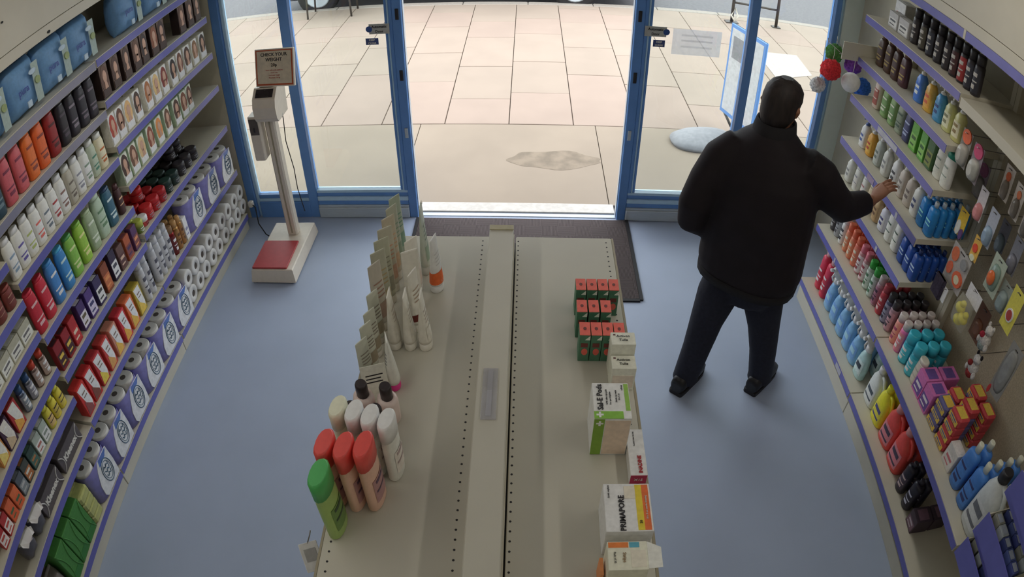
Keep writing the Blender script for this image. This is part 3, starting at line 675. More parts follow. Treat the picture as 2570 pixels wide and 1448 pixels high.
row('LB', 'fifth shelf', LB[4], [(y, k, (Q(*c), Q(*f), Q(*l), DK), n_, hs) for y, k, c, f, l, n_, hs in (
    (2.45, 'carton', (70, 40, 80), (110, 60, 60), (190, 120, 80), 'purple and orange carton', 1.2), (2.37, 'carton', (150, 70, 40), (110, 56, 60), (60, 40, 80), 'orange carton', 1.2), (2.29, 'carton', (90, 64, 60), (80, 50, 50), (180, 150, 130), 'brown grey-topped carton', 1.2),
    (2.21, 'tall', (44, 36, 60), (200, 196, 200), (60, 60, 70), 'navy carton with white front', 1.05), (2.12, 'tall', (120, 60, 36), (170, 92, 54), (190, 120, 70), 'orange-brown carton', 1.0), (2.03, 'tall', (52, 44, 80), (196, 196, 190), (60, 60, 60), 'dark carton with cream front', .95),
    (1.94, 'tall', (70, 50, 110), (176, 168, 196), (60, 60, 100), 'purple carton with lilac front', .95), (1.855, 'tall', (60, 40, 90), (186, 180, 190), (90, 80, 60), 'violet carton', .95), (1.755, 'tall', (150, 30, 34), (170, 40, 40), (210, 170, 150), 'plain red carton', .9),
    (1.68, 'tall', (130, 24, 30), (60, 30, 34), (190, 160, 60), 'red and gold carton', .9), (1.60, 'tall', (120, 24, 30), (60, 30, 34), (190, 160, 60), 'dark red gold-banded carton', .9))], 'carton')
row('LB', 'sixth shelf', LB[5], [(y, 'hairspray', (Q(158, 160, 164), Q(170, 170, 172), Q(166, 166, 168), Q(70, 70, 80)), 'silver hair spray can', .98) for y in (2.46, 2.40)]+
    [(y, 'slant', (Q(*c), Q(205, 200, 190), Q(*f), Q(110, 90, 80)), n_ + ' box with slanting white label', 1.03) for y, c, f, n_ in (
     (2.30, (150, 130, 40), (190, 160, 60), 'yellow'), (2.20, (190, 90, 50), (190, 150, 60), 'orange'), (2.10, (176, 40, 50), (196, 140, 50), 'red'), (2.00, (170, 110, 90), (200, 150, 60), 'tan'),
     (1.90, (170, 50, 46), (180, 130, 70), 'scarlet'), (1.80, (160, 40, 44), (200, 170, 60), 'crimson'), (1.70, (170, 36, 36), (110, 60, 50), 'bright red'), (1.605, (176, 40, 36), (120, 60, 60), 'vermilion'))], 'remedy box')
# -- camera-side bay
row('LC', 'third shelf', 1.234, [(y, 'talc', (Q(110, 50, 44), Q(120, 54, 46), Q(100, 44, 40), Q(150, 110, 90)), 'reddish brown tub', .6) for y in (1.48, 1.40, 1.32)], 'tub')
row('LC', 'fourth shelf', 1.066, [(y, 'wide', (Q(150, 148, 130), Q(190, 190, 180), Q(90, 88, 90), W_), 'cream plaster carton', 1.0) for y in (1.47, 1.375, 1.28, 1.185, 1.09)], 'plasters')
row('LC', 'fifth shelf', .86, [(y, k, (Q(*c), Q(*t), Q(*l), W_), n_, hs) for y, k, c, t, l, n_, hs in (
    (1.49, 'aero', (110, 90, 84), (190, 60, 40), (150, 130, 120), 'grey can with red cap', .75), (1.42, 'aero', (110, 90, 84), (190, 60, 40), (150, 130, 120), 'grey can with orange-red cap', .75), (1.35, 'aero', (90, 94, 104), (40, 70, 110), (120, 120, 130), 'grey can with blue cap', .75),
    (1.28, 'aero', (80, 90, 110), (40, 70, 110), (110, 120, 130), 'slate can with blue cap', .75), (1.185, 'slant', (150, 40, 40), (196, 190, 180), (200, 140, 60), 'white and orange card box', .8), (1.09, 'slant', (60, 40, 60), (190, 184, 176), (170, 150, 120), 'white card box', .8), (1.0, 'slant', (170, 110, 50), (196, 190, 180), (200, 170, 90), 'white and yellow card box', .8))], 'remedy')
row('LC', 'sixth shelf', .678, [(y, k, (Q(*c), Q(*t), Q(*l), DK), n_, hs) for y, k, c, t, l, n_, hs in (
    (1.47, 'slim', (190, 176, 50), (200, 186, 60), (180, 160, 60), 'yellow bottle', .7), (1.41, 'slim', (190, 176, 50), (200, 186, 60), (170, 150, 60), 'yellow bottle', .7), (1.35, 'slim', (180, 170, 50), (200, 186, 60), (180, 150, 90), 'yellow bottle', .7),
    (1.275, 'carton', (140, 150, 140), (190, 194, 188), (110, 120, 110), 'pale grey-green carton', .9), (1.205, 'carton', (140, 150, 140), (190, 194, 188), (150, 90, 80), 'pale carton with red print', .9), (1.13, 'carton', (40, 60, 56), (60, 90, 80), (150, 100, 60), 'dark green carton', .9),
    (1.06, 'carton', (60, 64, 60), (150, 90, 50), (180, 180, 170), 'green and orange carton', .9), (.99, 'carton', (70, 76, 84), (110, 116, 120), (150, 150, 150), 'grey carton', .9), (.92, 'carton', (190, 90, 50), (190, 80, 44), (60, 90, 60), 'orange carton', .9), (.85, 'carton', (186, 84, 50), (190, 80, 44), (60, 90, 60), 'orange carton', .9),
    (.78, 'carton', (150, 40, 40), (190, 180, 176), (160, 60, 50), 'red and white carton', .9), (.71, 'carton', (150, 40, 40), (190, 180, 176), (160, 60, 50), 'red and white carton', .9))], 'carton')
for i, y in enumerate((1.35, 1.10)):
    o = put('kleenex', f'dark grey tissue box, {ORD[i+1]} from the window, shelf over green cartons', 'tissue box', (XL-.075, y, .475+.0005), pi/2, (Q(72, 66, 68), Q(150, 148, 146), Q(120, 118, 116)), 'dark grey tissue boxes')
    lt = [c for c in o.children if c.name.startswith('lettering')][0]; lt.location = (0, -.0562, .05); lt.rotation_euler = (pi/2, 0, 0)
for i, y in enumerate((.93, .80)):
    o = build('tissue_pouch', pillow(.11, .10, .105), film, loc=(XL-.015-.05, y, .476), rot=(0, 0, pi/2), color=Q(70, 68, 74))
    n = 16; R = []
    for k in range(5):
        R.append([((.03+.007*k+.009*sin(i_*2.4+k))*cos(2*pi*i_/n), (.02+.008*k+.008*cos(i_*3.1))*sin(2*pi*i_/n)-.016*k, .085+.013*k+.008*sin(i_*1.7)*(k/4)) for i_ in range(n)])
    build('pulled_tissue', M().rings(R, 0, True), MATS['soft_paper'], o)
    tag(o, f'dark pouch with crumpled white tissue, {("beside the dark grey tissue box", "at camera end")[i]}', 'tissues')

# ------------------------------------------------------------------ right wall stock
row('RA', 'top shelf', RA[0], [(y, 'wide', (Q(150, 148, 148), Q(180, 178, 176), Q(60, 60, 64), W_), 'white and black carton', 1.0) for y in (2.90, 2.79)]+
    [(y, 'aerob', (Q(36, 32, 36), Q(34, 32, 36), Q(*c), Q(150, 146, 140)), n_ + ' body spray can', .98) for y, c, n_ in ((2.70, (46, 42, 44), 'black'), (2.62, (70, 66, 56), 'black khaki'), (2.545, (44, 46, 56), 'black navy'), (2.47, (42, 40, 44), 'black'),
     (2.395, (44, 40, 44), 'black'), (2.325, (60, 34, 36), 'black maroon'), (2.26, (130, 40, 40), 'black and red'), (2.195, (40, 40, 50), 'black'), (2.14, (36, 36, 44), 'black'))], 'body spray')
row('RA', 'second shelf', RA[1], [(y, k, (Q(*c), Q(*t), Q(*l), Q(*p_)), n_, hs) for y, k, c, t, l, p_, n_, hs in (
    (2.98, 'sham', (66, 46, 36), (80, 56, 44), (56, 36, 32), (130, 110, 60), 'dark brown shampoo bottle', .95), (2.895, 'sham', (70, 48, 38), (80, 56, 44), (58, 38, 34), (130, 110, 60), 'dark brown shampoo bottle', .95), (2.81, 'sham', (66, 44, 40), (80, 56, 44), (60, 40, 40), (130, 110, 60), 'dark brown shampoo bottle', .95), (2.725, 'sham', (66, 40, 44), (80, 56, 44), (70, 36, 44), (140, 120, 60), 'plum brown shampoo bottle', .95),
    (2.56, 'pumpc', (60, 110, 190), (190, 200, 206), (50, 96, 180), (180, 190, 210), 'blue hand wash bottle', 1.0), (2.46, 'pumpc', (200, 150, 60), (190, 200, 206), (210, 140, 60), (180, 80, 50), 'orange hand wash bottle', 1.0), (2.365, 'pumpc', (60, 130, 180), (190, 200, 206), (70, 130, 176), (40, 60, 110), 'sea blue hand wash bottle', .95),
    (2.275, 'pumpc', (176, 176, 120), (200, 200, 190), (190, 188, 160), (110, 110, 80), 'clear yellow hand wash bottle', .95), (2.185, 'pumpc', (176, 172, 110), (200, 200, 190), (186, 180, 150), (120, 100, 60), 'clear yellow hand wash bottle', .95))], 'hand wash')
row('RA', 'third shelf', RA[2], [(y, k, (Q(*c), Q(*t), Q(*l), Q(*p_)), n_, hs) for y, k, c, t, l, p_, n_, hs in (
    (2.93, 'talc', (186, 170, 160), (190, 180, 170), (150, 80, 70), (190, 170, 160), 'pink floral talc bottle', 1.0), (2.83, 'sham', (120, 150, 96), (170, 176, 150), (100, 136, 80), (190, 200, 170), 'green bath foam bottle', .95), (2.74, 'sham', (118, 146, 96), (170, 176, 150), (96, 130, 80), (190, 200, 170), 'green bath foam bottle', .95),
    (2.65, 'sham', (130, 140, 120), (150, 156, 140), (110, 120, 104), (60, 80, 70), 'grey-green bath foam bottle', .95), (2.57, 'sham', (60, 62, 96), (70, 70, 110), (56, 60, 100), (140, 150, 180), 'navy bath foam bottle', .9), (2.48, 'tall', (90, 150, 60), (120, 170, 80), (60, 90, 50), (40, 60, 40), 'green soap carton', .9),
    (2.39, 'tall', (80, 140, 60), (120, 170, 80), (50, 90, 50), (40, 60, 40), 'green soap carton', .9), (2.32, 'tall', (60, 90, 56), (110, 120, 60), (50, 60, 50), (40, 60, 40), 'dark green carton', .9), (2.24, 'talc', (190, 190, 180), (190, 190, 180), (180, 180, 170), (120, 130, 120), 'white talc bottle', 1.0), (2.165, 'talc', (190, 190, 182), (30, 120, 100), (180, 180, 172), (120, 130, 120), 'white talc bottle with teal cap', 1.0))], 'bath product')
row('RA', 'fourth shelf', RA[3], [(y, k, (Q(*c), Q(*t), Q(*l), Q(*p_)), n_, hs) for y, k, c, t, l, p_, n_, hs in (
    (2.97, 'pump', (186, 186, 186), (60, 80, 140), (190, 190, 190), (60, 80, 140), 'white pump bottle with blue top', .9), (2.88, 'pump', (200, 140, 50), (190, 190, 190), (210, 150, 60), (160, 60, 40), 'orange pump bottle', .9), (2.78, 'pump', (150, 156, 150), (190, 190, 190), (160, 164, 158), (90, 100, 96), 'grey pump bottle', .95),
    (2.68, 'pump', (176, 176, 170), (196, 196, 190), (180, 180, 174), (120, 120, 120), 'off-white pump bottle', .95), (2.57, 'pump', (196, 196, 192), (200, 200, 196), (196, 196, 192), (60, 60, 66), 'white pump bottle', 1.0), (2.485, 'pump', (170, 160, 150), (190, 190, 180), (170, 164, 156), (110, 100, 96), 'beige pump bottle', 1.0),
    (2.405, 'pump', (160, 150, 140), (190, 190, 180), (160, 152, 142), (100, 90, 86), 'beige pump bottle', 1.0), (2.325, 'pump', (190, 188, 184), (200, 200, 196), (190, 190, 186), (60, 70, 110), 'white pump bottle', 1.0))], 'pump bottle')
mw = (Q(28, 110, 176), Q(150, 160, 168), Q(24, 96, 160), Q(120, 190, 210)); mw2 = (Q(22, 62, 140), Q(24, 40, 90), Q(24, 58, 132), Q(150, 170, 200))
row('RA', 'fourth shelf end', RA[3], [(y, 'clearb', mw, 'bright blue mouthwash bottle', .9) for y in (2.245, 2.17)], 'mouthwash', deep=5)
row('RA', 'fifth shelf', RA[4], [(y, k, (Q(*c), Q(*t), Q(*l), Q(*p_)), n_, hs) for y, k, c, t, l, p_, n_, hs in (
    (3.02, 'pump', (176, 176, 170), (196, 196, 190), (180, 180, 174), (120, 120, 120), 'white pump bottle', .9), (2.92, 'talc', (186, 186, 180), (190, 190, 186), (180, 176, 170), (120, 120, 130), 'white talc bottle', .9), (2.82, 'talc', (186, 186, 180), (190, 190, 186), (180, 176, 170), (150, 90, 90), 'white talc bottle', .9), (2.73, 'talc', (176, 160, 130), (190, 180, 160), (170, 150, 120), (120, 90, 60), 'cream talc bottle', .9),
    (2.63, 'pump', (168, 140, 100), (176, 156, 120), (160, 130, 90), (90, 60, 40), 'tan pump bottle', .9), (2.545, 'pump', (176, 176, 190), (110, 40, 50), (186, 186, 196), (60, 60, 110), 'white pump bottle with dark red top', .9), (2.46, 'talc', (190, 190, 184), (196, 196, 190), (186, 186, 180), (60, 80, 70), 'white talc bottle', 1.0), (2.38, 'talc', (190, 190, 184), (196, 196, 190), (186, 186, 180), (60, 80, 70), 'white talc bottle', 1.0))], 'toiletry bottle')
row('RA', 'fifth shelf end', RA[4], [(y, 'clearb', mw2, 'dark blue mouthwash bottle', .85) for y in (2.29, 2.225, 2.16)], 'mouthwash', deep=4)
def cans(y, c, t, l, p_, n_, d=3, k='aerob', hs=.95): return (y, k, (Q(*c), Q(*t), Q(*l), Q(*p_)), n_, hs, d)
row('RA', 'sixth shelf', RA[5], [cans(3.03, (50, 46, 52), (30, 30, 34), (60, 56, 60), (150, 150, 150), 'black deodorant', 2), cans(2.965, (140, 142, 146), (150, 150, 152), (136, 138, 142), (70, 70, 76), 'grey deodorant', 2), cans(2.895, (186, 186, 184), (190, 190, 190), (186, 186, 184), (50, 50, 56), 'white deodorant', 2),
    cans(2.825, (206, 110, 84), (200, 90, 60), (210, 124, 90), (220, 180, 160), 'orange deodorant'), cans(2.76, (206, 110, 84), (200, 90, 60), (210, 124, 90), (220, 180, 160), 'orange deodorant'), cans(2.695, (204, 100, 80), (200, 90, 60), (206, 110, 84), (220, 180, 160), 'orange deodorant'),
    cans(2.63, (170, 120, 124), (206, 100, 116), (196, 180, 180), (130, 50, 60), 'pink-capped deodorant'), cans(2.565, (160, 110, 116), (206, 100, 116), (190, 170, 170), (130, 50, 60), 'pink-capped deodorant'), cans(2.50, (140, 150, 140), (40, 140, 50), (170, 180, 170), (60, 100, 70), 'green-capped deodorant'),
    cans(2.435, (140, 150, 140), (40, 140, 50), (166, 180, 172), (60, 100, 70), 'green-capped deodorant'), cans(2.37, (150, 120, 130), (160, 150, 150), (140, 90, 110), (60, 40, 60), 'mauve striped deodorant'), cans(2.305, (170, 50, 60), (150, 50, 60), (160, 50, 60), (210, 160, 160), 'red deodorant'),
    cans(2.24, (60, 62, 90), (40, 40, 44), (120, 120, 140), (40, 40, 60), 'navy deodorant', 4), cans(2.18, (130, 100, 110), (44, 40, 44), (160, 120, 130), (60, 50, 60), 'black-capped deodorant', 4)], 'deodorant')
row('RB', 'upper of two low shelves', .56, [cans(2.095, (196, 120, 110), (170, 160, 156), (200, 130, 110), (150, 60, 90), 'coral deodorant', 4), cans(2.035, (190, 90, 140), (170, 160, 156), (200, 110, 120), (220, 200, 200), 'magenta deodorant', 4),
    cans(1.965, (30, 130, 150), (40, 150, 170), (60, 160, 176), (190, 210, 210), 'teal shower foam', 3, 'foam', 1.0), cans(1.882, (30, 130, 150), (40, 150, 170), (60, 160, 176), (190, 210, 210), 'teal shower foam', 3, 'foam', 1.0)], 'spray can')
o = put('talc', 'rounded off-white tub between teal cans and pink packs, baby goods bay', 'tub', (1.80, 1.822, .5605), -pi/2, (Q(176, 170, 158), Q(180, 174, 162), Q(176, 170, 158), Q(150, 144, 134)), None, (1, 1, .85), name='powder_tub')
boxk('pads', 'sanitary_towel_pack', .085, .10, .12); boxk('stackp', 'bleach_block_pack', .095, .075, .050, c=.012)
for i, (x, y) in enumerate(((1.82, 1.755), (1.93, 1.755), (1.82, 1.665))):
    put('pads', f'pink and purple sanitary towel pack, {("front beside off-white tub", "behind front pink pack", "next to striped stacks")[i]}', 'sanitary pack', (x, y, .5605), -pi/2, (Q(176, 90, 150), Q(90, 64, 130), Q(210, 180, 200)), 'pink sanitary packs')
sc_ = 0
for ci, (x, y) in enumerate(((1.815, 1.56), (1.90, 1.60), (1.985, 1.56), (1.815, 1.45), (1.90, 1.49), (1.985, 1.45))):
    for k in range(4 if ci > 1 else 3):
        sc_ += 1
        put('stackp', f'red, yellow and blue striped pack, {ORD[k+1]} up in column {("one", "two", "three", "four", "five", "six")[ci]} of striped packs', 'striped pack', (x, y, .5605+k*.0515), -pi/2,
            (Q(168, 50, 56) if ci % 2 or k == 3 else Q(80, 76, 120), Q(190, 160, 60), Q(60, 70, 140)), 'striped bleach block packs')
o = put('wide', 'white carton with pink edge before blue bottles', 'carton', (1.80, 1.335, .5605), -pi/2, (Q(180, 176, 172), Q(186, 182, 180), Q(170, 90, 100)), None, (.9, .9, 1.3), name='white_carton')
bc = (Q(52, 104, 176), Q(176, 176, 160), Q(60, 112, 184), Q(40, 50, 100))
bottle('bubble', 'fabric_softener_bottle', .085, .06, .26, sh=.82, neck=.4, capw=.42, lab=(.12, .7), la=.9, marks=3, cap_p=2)
for i, (x, y) in enumerate(((1.80, 1.235), (1.80, 1.13), (1.87, 1.13), (1.94, 1.13), (1.87, 1.235), (2.01, 1.13))):
    put('bubble', f'blue fabric softener bottle, white cap, {("front beside carton", "front beside white jug", "second deep beside jug", "third deep beside jug", "behind front bottle beside carton", "deepest beside jug")[i]}', 'softener', (x, y, .5605), -pi/2, bc, 'blue softener bottles')
put('jug', 'large white jug with black cap behind the blue fronted bins', 'jug', (1.815, 1.01, .5605), -pi/2, (Q(168, 172, 172), Q(30, 30, 36), Q(176, 178, 178), Q(90, 92, 100)), None, (.95, 1.1, 1.15))
# base shelf
bottle('redb', 'cleaner_bottle', .072, .055, .27, p=2.2, sh=.86, neck=.42, capw=.45, lab=(.15, .65), la=.9, marks=3, cap_p=2)
row('RA', 'base shelf', RA[6], [(y, 'redb', (Q(186, 40, 66), Q(190, 150, 150), Q(176, 40, 62), Q(226, 200, 205)), 'red cleaner bottle', 1.0, 1) for y in (2.99, 2.905)]+
    [(y, 'trigger', (Q(106, 152, 214), Q(205, 208, 208), Q(96, 140, 206), Q(130, 170, 220)), 'blue trigger spray', 1.0, 2) for y in (2.80, 2.69, 2.58, 2.47, 2.36)]+
    [(2.25, 'trigger', (Q(150, 180, 180), Q(200, 204, 204), Q(170, 196, 196), Q(40, 50, 60)), 'clear and white trigger spray', 1.0, 2)], 'trigger spray')
row('RB', 'base shelf', .16, [(2.06, 'jug', (Q(176, 180, 176), Q(190, 190, 186), Q(180, 182, 180), Q(60, 70, 80)), 'white detergent jug', .8, 1), (1.93, 'jug', (Q(206, 186, 30), Q(210, 190, 30), Q(190, 180, 50), Q(60, 60, 110)), 'yellow detergent jug', .8, 2)]+
    [(1.79, 'jug', (Q(214, 64, 60), Q(206, 130, 130), Q(200, 110, 120), Q(60, 50, 70)), 'red detergent jug', .85, 2), (1.645, 'jug', (Q(216, 60, 54), Q(206, 130, 130), Q(200, 110, 120), Q(60, 50, 70)), 'red detergent jug', .85, 2)]+
    [(1.50, 'redb', (Q(30, 28, 40), Q(40, 36, 44), Q(60, 50, 66), Q(170, 150, 150)), 'black and purple bottle', .75, 2), (1.40, 'redb', (Q(28, 26, 38), Q(40, 36, 44), Q(34, 30, 44), Q(170, 170, 186)), 'black bottle with round badge', .75, 2)]+
    [(1.28, 'pads', (Q(56, 44, 54), Q(96, 70, 84), Q(150, 140, 150), DK), 'dark maroon striped pack', .75, 2)], 'cleaning product')
# small pieces near the window end of the right wall
o = put('wide', 'white presentation box with pink print at the top near the window', 'gift box', (1.90, 3.0, RA[0]+.001), -pi/2, (Q(205, 202, 196), Q(206, 204, 200), Q(170, 70, 84)), None, (1.1, 1.4, 1.5), name='presentation_box')

# wire prongs and bath puffs at the window end
pr = thing('wire_prong_rack', 'bare steel wire prongs fixed to the window end of the shelving', 'wire rack', (1.75, 3.1, 1.5))
def WL(m, pts, r=.002): return m.tube(pts, r, 6)
inv = Matrix.Translation((-1.75, -3.1, -1.5))
for z in (1.60,):
    for x in (1.612, 1.672, 1.715, 1.785, 1.81):
        build('prong', M().tube([(x, 3.086, z), (x, 3.30, z), (x, 3.315, z+.015)], .002, 6).xf(inv), wire, pr)
build('cross_wire', M().tube([(1.60, 3.12, 1.595), (1.82, 3.12, 1.595)], .002, 6).xf(inv), wire, pr)
build('mounting_plate', M().box(1.60, 1.84, 3.086, 3.092, 1.58, 1.68).xf(inv), cream, pr)
def puff(c, r, col, label, name='bath_puff', smooth=False):
    bm = bmesh.new(); bmesh.ops.create_icosphere(bm, subdivisions=4, radius=r)
    rr = random.Random(label)
    k = [Vector((rr.uniform(-1, 1), rr.uniform(-1, 1), rr.uniform(-1, 1)))*(22 if not smooth else 4)/r*.045 for _ in range(6)]
    for v in bm.verts:
        n = v.co.normalized(); s_ = sum(sin(n.dot(q)+i) for i, q in enumerate(k))
        v.co = n*r*(1+(.035 if not smooth else .006)*s_)
    for f in bm.faces: f.smooth = True
    me = bpy.data.meshes.new(name); bm.to_mesh(me); bm.free(); me.materials.append(cloth if not smooth else plastic)
    o = obj(name, me, loc=c, color=col)
    build('hanging_cord', M().tube([(0, 0, r*.9), (.004, 0, r+.03), (0, 0, 1.60-c[2] if 1.6-c[2] > r+.03 else r+.05)], .0015, 6), inkw, o)
    tag(o, label, 'bath puff', 'bath puffs hanging at the window end'); return o
puff((1.608, 3.20, 1.47), .058, Q(210, 44, 50), 'red net bath puff hanging in front of the window frame')
puff((1.672, 3.32, 1.53), .052, Q(70, 120, 60), 'green net bath puff hanging behind the others')
puff((1.715, 3.14, 1.435), .056, Q(206, 200, 210), 'smooth white bath sponge hanging between red and blue puffs', smooth=True)
puff((1.785, 3.28, 1.49), .052, Q(110, 60, 150), 'purple net bath puff above the blue one')
puff((1.818, 3.19, 1.395), .054, Q(50, 100, 196), 'blue net bath puff beside the white sponge')
puff((1.60, 3.31, 1.33), .044, Q(196, 200, 196), 'white net bath puff low beneath the red one')

# ------------------------------------------------------------------ hanging goods on the perforated board
def hang(name, label, y, z, w, h, cardcol, x=1.88, blob=None, blobcol=None, bag=None, marks=None, tilt=0, cat='hanging pack', shape='card', blobm=film):
    """card hung on a wire hook, facing the aisle; local x runs along the shelf, -y faces the aisle"""
    kx = x/1.88; y *= kx; z = 2.6-(2.6-z)*kx
    t = thing(name, label, cat, (x, y, z), -pi/2+tilt)
    c = M().box(-w/2, w/2, -.001, .001, -h/2, h/2) if shape == 'card' else M().prism([(w/2*cos(k*pi/10)*(1 if k else 1), h/2*sin(k*pi/10)) for k in range(20)], -.001, .001, ax='y')
    o = build('backing_card', c, card, t, color=cardcol)
    build('hang_slot', M().box(-w*.12, w*.12, -.0018, -.001, h*.40, h*.43), ink, o)
    hk = M().tube([(0, -.02, h*.46), (0, 0, h*.415), (0, 2.055-x, h*.42)], .002, 6)
    build('hook', hk, wire, t)
    if blob:
        bx_, bz_, bw_, bh_, bd_ = blob
        m = M().loft([(-bd_, bw_*.5, bh_*.5, 2.4), (-bd_*.6, bw_*.85, bh_*.85, 2.6), (0, bw_, bh_, 2.8)], 18)
        m.xf(Matrix.Translation((bx_, -.001, bz_)) @ Matrix(((1, 0, 0, 0), (0, 0, 1, 0), (0, 1, 0, 0), (0, 0, 0, 1))))
        build('blister', m, blobm, t, color=blobcol)
    if marks:
        for mk_, (nm_, mx_, mz_, mw_, mh_, col_) in enumerate(marks):
            build(nm_, M().prism([(mx_+mw_*cos(k*pi/7), mz_+mh_*sin(k*pi/7)) for k in range(14)], -.006-.002*mk_, -.001, ax='y'), card, t, color=col_)
    if bag:
        bb = pillow(bag[0], bag[2], bag[1]).xf(Matrix.Translation((0, -bag[2]/2-.002, -h/2-bag[1]+.02)))
        build('clear_bag', bb, mat('thin_clear_bag', rough=.1, noise=.02, alpha=.22), t, color=bag[3])
    return t
H = hang
H('teething_pack', 'clear blister pack with orange top beneath the empty shelf edge', 2.215, 1.57, .08, .16, Q(110, 106, 100), 1.765, (0, -.03, .036, .05, .03), Q(150, 148, 140), marks=[('orange_part', 0, .055, .034, .032, Q(214, 80, 40))])
H('teething_pack', 'clear blister pack with magenta top beside the orange topped one', 2.105, 1.56, .08, .16, Q(110, 100, 106), 1.765, (0, -.03, .036, .05, .03), Q(150, 150, 144), marks=[('pink_part', 0, .055, .034, .032, Q(170, 50, 90))])
H('teething_pack', 'dim blister pack with mauve top behind the magenta one', 2.03, 1.52, .085, .17, Q(110, 100, 110), 1.93, (0, -.03, .036, .05, .03), Q(110, 108, 106), marks=[('mauve_part', 0, .055, .034, .032, Q(110, 60, 90))])
H('brush_card', 'white card with arched window and orange tip under the cream shelf edge', 1.86, 1.62, .07, .15, Q(176, 166, 156), 1.88, (0, -.03, .022, .045, .02), Q(120, 110, 100), marks=[('orange_tip', 0, .03, .016, .02, Q(206, 90, 50))])
H('brush_card', 'white card with arched window, second along the cream shelf edge', 1.76, 1.60, .07, .15, Q(170, 160, 150), 1.88, (0, -.03, .022, .045, .02), Q(120, 112, 104), marks=[('orange_tip', 0, .03, .014, .018, Q(190, 100, 60))])
H('brush_card', 'white card with arched window, third along the cream shelf edge', 1.66, 1.58, .07, .15, Q(160, 152, 144), 1.88, (0, -.03, .022, .045, .02), Q(110, 104, 98))
H('bib_card', 'olive yellow card hanging above the yellow soother card', 1.985, 1.435, .07, .11, Q(140, 140, 60), 1.96, (0, -.02, .03, .035, .015), Q(150, 130, 90))
H('soother_card', 'white card with pink oval soother blister', 1.98, 1.44, .062, .15, Q(176, 170, 172), 1.86, (0, -.04, .028, .04, .025), Q(190, 120, 120), marks=[('pink_teat', 0, -.045, .012, .02, Q(190, 80, 90))])
H('soother_card', 'grey-blue blister card right of the pink soother', 1.865, 1.40, .07, .17, Q(140, 144, 156), 1.86, (0, -.04, .03, .045, .025), Q(120, 140, 160))
H('soother_card', 'dark grey-blue blister card behind the lighter one', 1.77, 1.43, .07, .14, Q(90, 92, 104), 1.97, (0, -.04, .03, .045, .025), Q(90, 104, 116))
H('soother_card', 'grey blister card at the right edge of the board', 1.655, 1.42, .07, .16, Q(110, 110, 118), 1.90, (0, -.04, .03, .045, .025), Q(100, 100, 110))
H('toy_card', 'yellow card with white and purple swoosh by the mouthwash', 2.065, 1.285, .07, .13, Q(196, 160, 40), 1.86, None, marks=[('white_swoosh', -.012, -.03, .018, .036, Q(196, 190, 180)), ('purple_corner', .024, -.045, .014, .026, Q(80, 50, 100))])
H('toy_card', 'small orange and yellow card with red square', 1.905, 1.265, .06, .11, Q(206, 150, 60), 1.86, None, marks=[('red_square', -.004, .0, .018, .02, Q(206, 60, 36)), ('pale_star', .0, -.045, .018, .014, Q(210, 196, 160))])
H('rubber_toy_pack', 'big clear pack of orange rubber toys over the black sponge', 1.975, 1.105, .165, .185, Q(150, 146, 142), 1.86, None, marks=[('orange_toy', -.045, .045, .028, .034, Q(210, 96, 60)), ('orange_toy', -.05, -.03, .022, .03, Q(206, 90, 60)), ('orange_ring', .035, -.035, .04, .036, Q(212, 84, 50)), ('pale_centre', .035, -.035, .022, .02, Q(196, 180, 150)), ('grey_photo', .045, .05, .026, .026, Q(120, 120, 120))])
H('dummy_clip_pack', 'clear green blister pack with orange egg beside the rubber toys', 1.72, 1.27, .10, .17, Q(146, 156, 140), 1.86, (0, -.01, .036, .06, .02), Q(110, 130, 120), marks=[])
build('orange_egg', M().ball((0, 0, 0), .026, .014, .034), film, bpy.data.objects['dummy_clip_pack'], color=Q(216, 90, 40), loc=(.006, -.03, -.005))
H('dummy_clip_pack', 'pale green blister pack further along from the orange egg pack', 1.615, 1.245, .08, .13, Q(130, 138, 130), 1.88, (0, -.02, .034, .05, .022), Q(120, 134, 134))
H('flannel_pack', 'black folded flannel with small white tag on a low hook', 1.985, .945, .03, .075, Q(190, 190, 190), 1.83, None)
o = bpy.data.objects['flannel_pack']; build('folded_flannel', M().box(-.108, -.016, -.016, .010, -.05, .055, 0, .012), cloth, o, color=Q(54, 48, 62))
H('bath_duck_bag', 'white header card over a clear bag of yellow bath ducks', 1.79, 1.10, .115, .07, Q(186, 184, 186), 1.84, None, bag=(.11, .14, .055, (.8, .8, .75, 1)))
o = bpy.data.objects['bath_duck_bag']
for (a_, b_) in ((-.022, -.075), (.022, -.10), (-.005, -.125)):
    d_ = M().ball((a_, -.03, b_), .030, .024, .024).ball((a_+.014, -.034, b_+.030), .016, .015, .016); build('rubber_duck', d_, plastic, o, color=Q(226, 180, 40))['kind'] = 'stuff'
H('bath_toy_card', 'yellow hanging card with red circle in white ring', 1.535, 1.25, .085, .19, Q(186, 176, 66), 1.85, None, marks=[('white_ring', .0, -.025, .026, .030, Q(206, 200, 190)), ('red_disc', .0, -.025, .019, .023, Q(150, 50, 46))])
